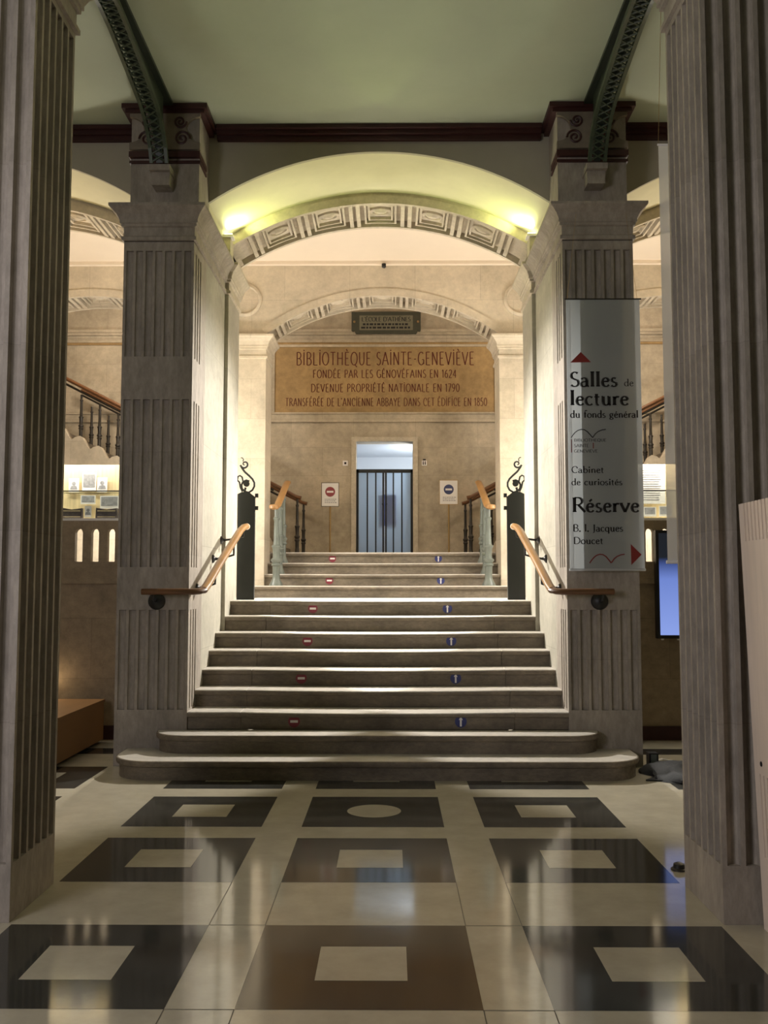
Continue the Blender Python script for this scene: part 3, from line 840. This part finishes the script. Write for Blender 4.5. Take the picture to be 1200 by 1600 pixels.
# ------------------------------------------------------------------ balusters
BAL = [(.092, 0), (.088, .02), (.066, .06), (.052, .09), (.048, .14), (.050, .25), (.066, .265), (.066, .28), (.050, .295), (.072, .325), (.074, .34), (.050, .36), (.046, .40), (.052, .49), (.064, .505), (.064, .52), (.044, .535),
       (.038, .60), (.036, .72), (.032, .85), (.044, .87), (.044, .885), (.030, .90), (.032, 1.0)]


def baluster(parent, x, y, z, h, m, k=1.0, n=16):
    b = MB(); b.lathe((x, y, z), [(r * k, hh * h) for r, hh in BAL], n); return part('baluster', b, m, parent, None, True)


for s, sd in ((-1, 'left'), (1, 'right')):
    t = thing('stair_railing', f'grey-green baluster railing with oak rail on the {sd} side of the short upper flight', 'railing', (s * 1.41, 12.62, 10 * R), 'railings of the short upper flight')
    for i in range(3):
        z = (10 + i) * R
        baluster(t, s * (1.415 - .008 * i), 12.64 + T * i, z, 1.02, 'green', 1.0 if i == 0 else .8)
    b = MB(); b.tube([(s * 1.44, 12.50, 2.605), (s * 1.425, 12.58, 2.615), (s * 1.41, 12.70, 2.65), (s * 1.385, 13.45, 3.0), (s * 1.38, 13.62, 3.06)], .03, 12, 1.7, up=(0, 0, 1)); part('handrail', b, 'oak', t, 'orange-brown oak rail', True)
    b = MB(); b.lathe((s * 1.435, 12.50, 2.62), [(.02, -.04), (.062, -.03), (.066, 0), (.058, .02), (.02, .03)], 16); part('rail_end', b, 'oak', t, None, True)

# flights that climb outward from the upper landing
for s, sd in ((-1, 'left'), (1, 'right')):
    t = thing('staircase', f'stone flight climbing outward to the {sd} behind the show case', 'stairs', (s * 1.6, 14.9, TOP))
    tr = .297
    for i in range(13):
        x0 = 1.65 + tr * i
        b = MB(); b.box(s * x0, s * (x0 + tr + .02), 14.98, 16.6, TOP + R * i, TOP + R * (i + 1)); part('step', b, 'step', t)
    # wave-topped string: one curl for each baluster
    b = MB(); up = []
    for i in range(13):
        x0 = 1.62 + tr * i; z0 = TOP + R * i + .10
        for k in range(8):
            u = k / 8; zz = z0 + R * (u * u * (3 - 2 * u)) + .05 * sin(2 * pi * min(1, u * 1.1)) * (-1) + .04; up.append((s * (x0 + tr * u), zz))
    up.append((s * (1.62 + tr * 13), TOP + R * 13 + .1))
    poly = up + [(s * (1.62 + tr * 13), TOP + R * 13 - .75), (s * 1.62, TOP)]
    b.prism_y(poly, 14.82, 14.98)
    part('string', b, 'hallstone', t)
    for yy, lab, nm in ((14.9, 'front', 'near'), (16.35, 'rear', 'wall-side')):
        t = thing('stair_railing', f'dark {nm} baluster railing of the flight climbing outward to the {sd}', 'railing', (s * 1.5, yy, TOP), 'dark railings of the outward flights')
        baluster(t, s * 1.40, yy + .35 if lab == 'front' else yy, TOP, .93, 'bronze', .62, 12)
        for i in range(0, 12):
            zz = TOP + R * i + (.24 if lab == 'front' else .17)
            baluster(t, s * (1.62 + tr * (i + .78)), yy, zz, .75 if lab == 'front' else .74, 'bronze', .6, 12)
        zr = lambda x: TOP + .93 + (x - 1.40) * (R / tr - .03)
        b = MB(); y2 = yy + .35 if lab == 'front' else yy
        b.tube([(s * 1.34, y2, zr(1.40) + .005), (s * 1.42, y2, zr(1.45)), (s * 1.75, yy + (.08 if lab == 'front' else 0), zr(1.75) + .02), (s * 2.2, yy, zr(2.2) + .03), (s * 5.3, yy, zr(5.3) + .06)], .032, 10, 1.5, up=(0, 0, 1)); part('handrail', b, 'oakdark', t, 'dark oak rail', True)
        b = MB(); b.tube([(s * 1.75, yy + (.08 if lab == 'front' else 0), zr(1.75) - .07), (s * 2.2, yy, zr(2.2) - .06), (s * 5.3, yy, zr(5.3) - .03)], .02, 6, 1.3, up=(0, 0, 1)); part('sub_rail', b, 'bronze', t)

# ------------------------------------------------------------------ far wall: door, mouldings, inscription
b = MB()
for x0, x1, z0, z1 in ((-.585, -.50, TOP, 4.18), (.50, .585, TOP, 4.18), (-.50, .50, 4.10, 4.18)): b.box(x0, x1, 16.55, 16.62, z0, z1)
struct('trim_3', b, 'stone', 'plain stone surround of the barred door', 'trim')
b = MB(); b.box(-7.3, 7.3, 16.56, 16.6, 4.45, 4.615); b.box(-7.3, 7.3, 16.54, 16.6, 4.59, 4.62)
struct('trim_4', b, 'backstone', 'pale string course under the inscription', 'trim')
b = MB()
for z0, z1, d in ((5.88, 5.91, .06), (5.95, 6.0, .05), (6.0, 6.05, .09), (6.05, 6.10, .12)): b.box(-7.3, 7.3, 16.6 - d, 16.6, z0, z1)
b.box(-7.3, 7.3, 16.57, 16.6, 5.91, 5.95)
struct('trim_5', b, 'backstone', 'long stone cornice above the inscription', 'trim')
b = MB(); b.box(-7.3, 7.3, 16.565, 16.6, 5.842, 5.88)
struct('trim_6', b, 'ochre', 'thin reddish line under the long stone cornice', 'trim')
t = thing('inscription_panel', 'ochre stone panel with four lines of dark red founding inscription, above the door', 'inscription', (0, 16.6, 4.62))
b = MB(); b.box(-1.95, 1.95, 16.585, 16.6, 4.62, 5.84); part('panel', b, 'ochre', t)
b = MB()
for x0, x1, z0, z1 in ((-1.99, -1.95, 4.62, 5.84), (1.95, 1.99, 4.62, 5.84), (-1.95, 1.95, 5.80, 5.84)): b.box(x0, x1, 16.56, 16.6, z0, z1)
part('frame', b, 'backstone', t)
for txt, x0, x1, z, cap in (('BİBLİOTHÈQUE SAİNTE-GENEVİÈVE', -1.57, 1.592, 5.474, .232), ('FONDÉE PAR LES GÉNOVÉFAINS EN 1624', -1.272, 1.273, 5.244, .142),
                            ('DEVENUE PROPRIÉTÉ NATİONALE EN 1790', -1.304, 1.328, 4.991, .142), ("TRANSFÉRÉE DE L'ANCİENNE ABBAYE DANS CET ÉDİFİCE EN 1850", -1.757, 1.813, 4.738, .142)):
    b = MB(); lettering(b, txt, x0, x1, z, cap, 16.583, .13 if cap > .2 else .15, .10 if cap > .2 else .11, 0, .14); part('lettering', b, 'redink', t, 'line of dark red capital letters')
# plaque
t = thing('plaque', 'dark bronze plaque naming a painting, hung just under the second arch', 'plaque', (.03, 16.4, 6.0))
b = MB(); b.prism_y([(-.50, 5.99), (.56, 5.99), (.58, 6.02), (.58, 6.045), (.62, 6.03), (.64, 6.05), (.64, 6.38), (-.58, 6.38), (-.58, 6.05), (-.56, 6.03), (-.52, 6.045), (-.52, 6.02)], 16.38, 16.44)
b.box(-.45, .51, 16.44, 16.6, 6.1, 6.2)
part('frame', b, 'plaque', t)
b = MB(); b.box(-.44, .50, 16.372, 16.38, 6.05, 6.31); part('face', b, 'plaqueface', t)
for x in (-.53, .59):
    b = MB(); b.lathe((x, 16.38, 6.2), [(.022, 0), (.016, -.02), (.004, -.024)], 10, 'y'); part('stud', b, 'brass', t)
b = MB(); lettering(b, "L'ÉCOLE D'ATHÈNES", -.40, .46, 6.205, .075, 16.370, .16, .08, .06); part('lettering', b, 'ink', t)
b = MB()
for z, x0, x1 in ((6.135, -.38, .42), (6.075, -.41, .46)):
    x = x0
    while x < x1:
        w_ = .03 + .05 * random.random(); b.box(x, min(x + w_, x1), 16.3695, 16.371, z, z + .034); x += w_ + .018
part('small_lettering', b, 'ink', t)

# barred door
t = thing('barred_door', 'double door of dark vertical bars over frosted glass in the far wall', 'door', (0, 16.7, TOP))
b = MB(); b.box(-.50, -.46, 16.66, 16.72, TOP, 3.62); b.box(.46, .50, 16.66, 16.72, TOP, 3.62); b.box(-.50, .50, 16.66, 16.72, 3.56, 3.62); part('frame', b, 'blackmetal', t)
for s in (-1, 1):
    b = MB(); b.box(s * .01, s * .46, 16.715, 16.722, TOP, 3.56); lf = part('pane', b, 'frost', t)
    for x in (.155, .305):
        b = MB(); b.box(s * (x - .013), s * (x + .013), 16.67, 16.70, TOP, 3.56); part('bar', b, 'blackmetal', t)
    b = MB(); b.box(s * .004, s * .04, 16.66, 16.71, TOP, 3.56); part('stile', b, 'blackmetal', t)
    b = MB(); b.lathe((s * .03, 16.655, 3.0), [(.012, -.03), (.018, -.02), (.012, 0)], 10, 'y'); part('handle', b, 'blackmetal', t)
b = MB(); b.box(-.08, .22, 16.74, 16.745, 2.62, 3.18); tag(b.build('notice', 'noticeblue'), 'bluish notice behind the glass of the barred door', 'notice', None, 'thing')
b = MB()
b.box(-.95, -.90, 16.9, 18.7, TOP, 4.1); b.box(.90, .95, 16.9, 18.7, TOP, 4.1); b.box(-.95, .95, 18.65, 18.7, TOP, 4.1); b.box(-.95, .95, 16.9, 18.7, 4.10, 4.15); b.box(-.95, .95, 16.9, 18.7, TOP - .05, TOP)
struct('wall_lobby', b, 'liftwall', 'white walls of the small lobby seen above the barred door', 'wall')

# wall plates
t = thing('wall_plate', 'small white plate with black square, left of the barred door', 'plate', (-.692, 16.59, 3.72))
b = MB(); b.box(-.737, -.647, 16.588, 16.6, 3.675, 3.765); part('plate', b, 'white', t)
b = MB(); b.box(-.71, -.674, 16.586, 16.588, 3.70, 3.738); part('square', b, 'ink', t)
t = thing('toilet_sign', 'small white toilet pictogram plate, right of the barred door', 'sign', (.70, 16.59, 3.72))
b = MB(); b.box(.656, .746, 16.588, 16.6, 3.675, 3.765); part('plate', b, 'white', t)
b = MB(); b.box(.673, .69, 16.586, 16.588, 3.69, 3.74); b.box(.708, .725, 16.586, 16.588, 3.69, 3.74)
for x in (.6815, .7165): b.lathe((x, 16.588, 3.75), [(.008, 0), (.008, -.002)], 10, 'y')
part('figures', b, 'ink', t)
b = MB(); b.box(.676, .726, 16.586, 16.6, 3.770, 3.792); part('bar', b, 'ink', t)

# sign stands
for x0, x1, z0, z1, col, sd in ((-1.059, -.775, 2.909, 3.302, 'signred', 'red no-entry disc'), (.94, 1.242, 2.941, 3.344, 'signblue', 'dark blue disc')):
    xm = (x0 + x1) / 2; y = 16.0
    t = thing('sign_stand', f'sign stand on brass pole with white board showing a {sd}', 'sign', (xm, y, TOP), 'sign stands before the far wall')
    b = MB(); b.lathe((xm, y, TOP), [(.14, 0), (.14, .015), (.03, .03), (.02, .05)], 24); part('base', b, 'blackmetal', t)
    b = MB(); b.tube([(xm, y, TOP + .02), (xm, y, z0 + .05)], .016, 10); part('pole', b, 'brass', t, None, True)
    b = MB(); b.box(x0, x1, y - .03, y - .015, z0, z1); bd = part('board', b, 'white', t)
    b = MB(); k = .008
    for q in ((x0 - k, x1 + k, z0 - k, z0), (x0 - k, x1 + k, z1, z1 + k), (x0 - k, x0, z0, z1), (x1, x1 + k, z0, z1)): b.box(q[0], q[1], y - .034, y - .012, q[2], q[3])
    b.build('border', 'brass' if 'blue' in sd else 'bronze', bd)
    zc = z0 + (z1 - z0) * .62; b = MB(); b.lathe((xm, y - .03, zc), [(.084, 0), (.084, -.002)], 32, 'y'); b.build('disc', col, bd)
    b = MB(); b.box(xm - .056, xm + .056, y - .0335, y - .0325, zc - .016, zc + .016); b.build('bar', 'white', bd)
    b = MB()
    for r_ in range(3):
        x = x0 + .05
        while x < x1 - .06:
            w_ = .015 + .025 * random.random(); zz = z0 + .11 - .028 * r_; b.box(x, x + w_, y - .0312, y - .0302, zz, zz + .012); x += w_ + .008
    b.build('small_text', 'greyink', bd)

# ------------------------------------------------------------------ show cases in the side bays
def card(name, x0, x1, y, z0, z1, label, cat, picture=None, group=None):
    t = thing(name, label, cat, ((x0 + x1) / 2, y, z0), group)
    b = MB(); b.box(x0, x1, y, y + .004, z0, z1); part('sheet', b, 'paper', t)
    if picture == 'face':
        xm = (x0 + x1) / 2; h = z1 - z0; b = MB()
        b.lathe((xm, y - .001, z0 + h * .62), [(h * .14, 0), (h * .14, -.001)], 16, 'y')
        b.prism_y([(xm - h * .26, z0 + h * .2), (xm + h * .26, z0 + h * .2), (xm + h * .2, z0 + h * .42), (xm + .006, z0 + h * .5), (xm - h * .2, z0 + h * .42)], y - .002, y)
        part('portrait', b, 'greypaper', t)
    elif picture == 'text':
        b = MB(); h = z1 - z0; b.box(x0 + .012, x1 - .012, y - .002, y, z0 + h * .22, z1 - h * .08); part('print', b, 'greypaper', t)
    elif picture == 'lines':
        b = MB(); z = z1 - .06; lettering(b, 'EXPOSITIONS', x0 + .02, x0 + (x1 - x0) * .7, z1 - .045, .022, y - .001, .16, .1, .05)
        while z > z0 + .03:
            b.box(x0 + .02, x1 - .02 - .05 * random.random(), y - .0015, y, z - .006, z); z -= .024
        part('print', b, 'greyink', t)
    return t


for s, sd in ((-1, 'left'), (1, 'right')):
    xa, xb = (-6.2, -2.735) if s < 0 else (2.70, 6.2)
    t = thing('show_case', f'lit glass show case with pale wood back on the {sd} parapet wall', 'show case', ((xa + xb) / 2, 9.95, 2.26), 'lit show cases on the parapet walls')
    b = MB(); b.box(xa, xb, 10.13, 10.16, 2.26, 2.88); part('back_panel', b, 'casewood', t)
    b = MB(); b.box(xa, xb, 9.90, 10.16, 2.26, 2.285); part('bottom', b, 'white', t)
    b = MB(); b.box(xa, xb, 10.045, 10.13, 2.565, 2.573); part('shelf', b, 'glass', t, 'clear glass shelf')
    b = MB(); b.box(xa, xb, 9.905, 9.911, 2.285, 2.57); part('front_glass', b, 'glass', t, 'clear front pane')
    b = MB(); xe = xb if s < 0 else xa; b.box(xe - .012, xe + .012, 9.905, 10.13, 2.285, 2.575); part('side_glass', b, 'white', t, 'white lit side edge')
    b = MB(); b.box(xa, xb, 9.902, 9.913, 2.567, 2.579); part('edge_rail', b, 'bronze', t)
    lamp('case_light', 'AREA', ((xa + xb) / 2, 9.925, 3.02), 36 if s < 0 else 58, (1.0, .93, .78), ((xa + xb) / 2, 10.08, 2.4), shape='RECTANGLE', size=abs(xb - xa), size_y=.05)
y = 10.10
card('portrait_card', -3.345, -3.235, y, 2.58, 2.73, 'small portrait card at the left end of the left show case shelf', 'card', 'face')
card('text_card', -3.20, -3.05, y, 2.59, 2.79, 'square grey text card between the two portraits in the left show case', 'card', 'text')
card('portrait_card', -3.04, -2.93, y, 2.58, 2.74, 'small portrait card of a person in dark coat, right of the grey text card', 'card', 'face')
card('label_card', -3.21, -3.05, 10.09, 2.45, 2.545, 'pale caption card behind the glass of the left show case', 'card', 'text')
card('label_card', -3.00, -2.80, 10.09, 2.40, 2.54, 'bluish caption card near the right end of the left show case', 'card', 'text')
card('portrait_card', -3.12, -3.05, 9.96, 2.30, 2.42, 'narrow portrait card standing between the two dark books', 'card', 'face')
for x0, x1, wh in ((-3.36, -3.14, 'left'), (-3.0, -2.77, 'right')):
    t = thing('open_book', f'old dark bound book standing {wh} of the narrow portrait card in the show case', 'book', ((x0 + x1) / 2, 9.95, 2.285), 'dark books in the left show case')
    b = MB(); b.prism_y([(x0, 2.285), (x1, 2.285), (x1 - .005, 2.395), ((x0 + x1) / 2, 2.38), (x0 + .005, 2.40)], 9.94, 9.99); part('cover', b, 'book', t)
    b = MB(); b.box(x0 + .02, x1 - .02, 9.938, 9.94, 2.36, 2.372); b.box(x0 + .02, x1 - .02, 9.938, 9.94, 2.30, 2.306); part('tooling', b, 'casewood', t)
card('text_poster', 2.735, 3.03, 10.035, 2.445, 2.865, 'large white text sheet at the near end of the right show case', 'poster', 'lines')
card('picture_card', 2.79, 2.925, 10.02, 2.31, 2.41, 'small grey picture card under the white text sheet, nearer the banner', 'card', 'text')
card('picture_card', 2.955, 3.09, 10.02, 2.31, 2.42, 'small grey picture card under the white text sheet, nearer the close pillar', 'card', 'text')

# ------------------------------------------------------------------ hanging banners
t = thing('banner', 'long grey hanging banner with black lettering in front of the right stair pillar', 'banner', (2.02, 8.36, 1.72))
nx, nz = 10, 30


def sheet(b, x0, x1, y, z0, z1):
    vs = []; fs = []
    for j in range(nz + 1):
        for i in range(nx + 1):
            vs.append((x0 + (x1 - x0) * i / nx, y, z0 + (z1 - z0) * j / nz))
    for j in range(nz):
        for i in range(nx): q = j * (nx + 1) + i; fs.append((q, q + 1, q + nx + 2, q + nx + 1))
    b.add(vs, fs)


BX0, BX1, BZ0, BZ1 = 1.693, 2.352, 1.722, 4.148
b = MB(); sheet(b, BX0, BX1, 8.36, BZ0, BZ1); part('sheet', b, 'banner', t)
for x0, x1 in ((BX0, BX0 + .033), (BX1 - .078, BX1)):
    b = MB(); b.add([(x0, 8.363, BZ0), (x1, 8.363, BZ0), (x1, 8.363, BZ1), (x0, 8.363, BZ1)], [(0, 1, 2, 3)]); part('hem', b, 'bannerhem', t, 'paler doubled edge')
b = MB(); b.tube([(BX0 - .015, 8.362, BZ1 + .003), (BX1 + .015, 8.362, BZ1 + .003)], .007, 8); part('top_rod', b, 'bronze', t)
b = MB(); b.tube([(BX0 - .005, 8.36, BZ0), (BX1 + .005, 8.36, BZ0)], .011, 8); part('bottom_rod', b, 'bannerhem', t)
for x0, x1 in ((BX0 + .01, 1.80), (BX1 - .02, 2.25)):
    b = MB(); b.tube([(x0, 8.362, BZ1), (x1, 8.38, 4.95)], .0016, 5); part('wire', b, 'brass', t)
YL = 8.3565
for txt, x0, x1, z, cap, m, tk, tn, sf in (
        ('Salles', 1.717, 2.141, 3.354, 0.130, 'ink', 0.20, 0.07, 0.12),
        ('de', 2.199, 2.283, 3.357, 0.063, 'ink', 0.14, 0.05, 0.1),
        ('lecture', 1.715, 2.237, 3.186, 0.130, 'ink', 0.20, 0.07, 0.12),
        ('du fonds général', 1.715, 2.321, 3.073, 0.063, 'ink', 0.18, 0.075, 0.1),
        ('BIBLIOTHEQUE', 1.746, 2.032, 2.859, 0.025, 'ink', 0.15, 0.09, 0.08),
        ('SAINTE', 1.745, 1.876, 2.809, 0.027, 'ink', 0.15, 0.09, 0.08),
        ('GENEVIEVE', 1.744, 1.954, 2.761, 0.026, 'ink', 0.15, 0.09, 0.08),
        ('Cabinet', 1.719, 2.006, 2.579, 0.058, 'ink', 0.18, 0.075, 0.1),
        ('de curiosités', 1.717, 2.167, 2.470, 0.057, 'ink', 0.18, 0.075, 0.1),
        ('Réserve', 1.725, 2.312, 2.231, 0.128, 'ink', 0.20, 0.07, 0.12),
        ('B. l. Jacques', 1.726, 2.165, 2.059, 0.062, 'ink', 0.18, 0.075, 0.1),
        ('Doucet', 1.729, 1.988, 1.949, 0.060, 'ink', 0.18, 0.075, 0.1),
        ):
    b = MB(); lettering(b, txt, x0, x1, z, cap, YL, tk, tn, sf); part('lettering', b, m, t)
b = MB(); b.add([(1.722, YL, 3.571), (1.908, YL, 3.574), (1.818, YL, 3.667)], [(0, 1, 2)]); part('arrow', b, 'bannerred', t, 'dark red triangle pointing up')
b = MB(); b.add([(2.232, YL, 1.763), (2.324, YL, 1.855), (2.230, YL, 1.948)], [(0, 1, 2)]); part('arrow', b, 'bannerred', t, 'dark red triangle pointing right')
b = MB(); b.tube([(1.720, YL, 2.893), (1.735, YL, 2.916), (1.758, YL, 2.942), (1.781, YL, 2.959), (1.810, YL, 2.968), (1.838, YL, 2.965), (1.866, YL, 2.947), (1.889, YL, 2.921), (1.911, YL, 2.894)], .004, 6); b.tube([(1.911, YL, 2.894), (1.934, YL, 2.927), (1.963, YL, 2.950), (1.997, YL, 2.964), (2.029, YL, 2.968)], .004, 6); part('book_mark', b, 'ink', t, 'open book line mark')
b = MB(); b.tube([(1.723, YL, 2.879), (1.722, YL, 2.761)], .004, 6); b.tube([(1.916, YL, 2.847), (1.915, YL, 2.798)], .004, 6); part('bar', b, 'bannerred', t)
b = MB(); b.tube([(1.867, YL, 1.780), (1.882, YL, 1.804), (1.905, YL, 1.831), (1.928, YL, 1.849), (1.956, YL, 1.858), (1.984, YL, 1.855), (2.012, YL, 1.837), (2.034, YL, 1.810), (2.056, YL, 1.781)], .005, 6); b.tube([(2.058, YL, 1.785), (2.081, YL, 1.818), (2.109, YL, 1.840), (2.143, YL, 1.854), (2.174, YL, 1.858)], .005, 6); part('book_mark', b, 'bannerred', t, 'dark red open book line mark')
t = thing('banner', 'pale translucent banner edge hanging behind the close right pillar', 'banner', (1.95, 5.27, 1.72))
b = MB(); sheet(b, 1.655, 2.29, 5.27, 1.72, 4.11); part('sheet', b, 'bannerhem', t)
b = MB(); b.tube([(1.65, 5.27, 4.11), (2.30, 5.27, 4.11)], .006, 8); part('top_rod', b, 'white', t)
b = MB(); b.tube([(1.648, 5.27, 1.72), (2.30, 5.27, 1.72)], .010, 8); part('bottom_rod', b, 'white', t)
b = MB(); b.tube([(1.655, 5.27, 4.11), (1.74, 5.27, 6.19)], .0014, 5); part('wire', b, 'brass', t)

# ------------------------------------------------------------------ vault floodlights
for s, sd in ((-1, 'left'), (1, 'right')):
    t = thing('floodlight', f'small yellow floodlight on the ledge at the {sd} foot of the vault', 'lamp', (s * 1.63, 9.95, 5.06))
    b = MB(); b.box(s * 1.60, s * 1.686, 9.88, 10.08, 5.058, 5.30); part('stand', b, 'stone', t)
    b = MB(); b.box(s * 1.57, s * 1.68, 9.86, 10.0, 5.30, 5.325); part('housing', b, 'white', t)
    b = MB(); b.box(s * 1.58, s * 1.66, 9.87, 9.99, 5.325, 5.338); part('glass', b, 'fixture', t)
    lamp('floodlight_bulb', 'SPOT', (s * 1.60, 9.90, 5.36), 46, (.90, 1.0, .36), (s * .9, 9.45, 5.95), spot_size=radians(150), spot_blend=.6, shadow_soft_size=.03)

# ------------------------------------------------------------------ right side: screen, board; left side: bench
t = thing('screen', 'upright screen glowing blue on the wall beyond the close right pillar', 'screen', (3.15, 9.84, 1.05))
b = MB(); b.box(2.845, 3.45, 9.78, 9.86, 1.04, 2.15); part('housing', b, 'blackmetal', t)
b = MB(); b.box(2.875, 3.42, 9.776, 9.78, 1.075, 2.12); part('picture', b, 'screen', t, 'blue glowing picture')
b = MB()
for x in (2.90, 3.06): b.lathe((x, 9.80, 1.035), [(.012, -.012), (.016, 0), (.012, .012)], 10)
part('foot', b, 'white', t)

t = thing('slotted_board', 'tall pale wooden board with vertical slots at the right edge of the picture', 'board', (2.1, 4.3, 0))
def slot_outline(slots):
    out = [(1.855, 4.55)]
    for y in slots[::-1]: out += [(1.855, y + .006), (1.885, y + .006), (1.885, y - .006), (1.855, y - .006)]
    return out + [(1.855, 3.55), (2.30, 3.55), (2.30, 4.55)]
ysl = [3.6 + .042 * i for i in range(22)]
b = MB()
for z0, z1, sl in ((0, .34, []), (.34, .72, ysl), (.72, 1.80, []), (1.80, 1.98, ysl)): b.prism(slot_outline(sl), z0, z1)
b.v = [(x - .032 * z, y, z) for x, y, z in b.v]          # it leans a little
part('panel', b, 'board', t)
b = MB(); b.lathe((1.830, 4.46, .77), [(.012, 0), (.012, -.002)], 12, 'x'); part('hole', b, 'ink', t, 'small dark hole')

t = thing('bench', 'low brown wooden bench box by the left parapet wall', 'bench', (-3.15, 8.8, 0))
b = MB(); b.box(-3.55, -2.80, 7.85, 9.72, .03, .40); part('body', b, 'bench', t)
b = MB(); b.box(-3.56, -2.79, 7.84, 9.73, .40, .43); part('top', b, 'bench', t)
b = MB(); b.box(-3.5, -2.85, 7.9, 9.67, 0, .03); part('plinth', b, 'blackmetal', t)

# black cloth bag, cable and socket box at the right end of the first step
t = thing('cloth_bag', 'crumpled black cloth bag lying by the right end of the first step', 'bag', (2.55, 8.1, 0))
b = MB(); nu, nv = 28, 10; vs = []; fs = []
for j in range(nv + 1):
    for i in range(nu):
        a = 2 * pi * i / nu; ph = pi / 2 * j / nv
        r = cos(ph) * (1 + .13 * sin(3 * a + 1) + .07 * sin(7 * a + j)); h = .085 * sin(ph) * (1 + .25 * sin(4 * a + j * .9))
        vs.append((2.62 + .40 * r * cos(a), 8.08 + .36 * r * sin(a), .002 + h))
for j in range(nv):
    for i in range(nu): fs.append((j * nu + i, j * nu + (i + 1) % nu, (j + 1) * nu + (i + 1) % nu, (j + 1) * nu + i))
b.add(vs, fs); part('body', b, 'bagcloth', t, None, True)
b = MB(); b.prism([(2.19, 7.86), (2.50, 7.80), (2.50, 8.0), (2.30, 8.0)], .001, .012); part('flap', b, 'bagcloth', t)
t = thing('power_box', 'small dark socket box standing behind the black cloth bag', 'box', (2.30, 8.42, 0))
b = MB(); b.box(2.36, 2.44, 8.38, 8.48, 0, .13); part('body', b, 'blackmetal', t)
b = MB(); b.box(2.375, 2.425, 8.374, 8.38, .03, .12); part('face', b, 'green', t)
b = MB(); b.tube([(2.44, 8.43, .06), (2.52, 8.55, .05), (2.62, 8.56, .03), (2.75, 8.60, .012), (2.95, 8.58, .012), (3.2, 8.62, .012)], .010, 6)
tag(b.build('cable', 'white', None, True), 'pale cable running along the floor from the dark socket box', 'cable', None, 'thing')
t = thing('door_stop', 'small round metal floor stop beside the foot of the close right pillar', 'door stop', (1.70, 5.45, 0))
b = MB(); b.lathe((1.735, 5.46, 0), [(.045, 0), (.045, .008), (.036, .012)], 20); part('disc', b, 'bronze', t, None, True)
b = MB(); b.lathe((1.735, 5.46, .012), [(.032, 0), (.03, .022), (.012, .03)], 16); part('knob', b, 'blackmetal', t, None, True)
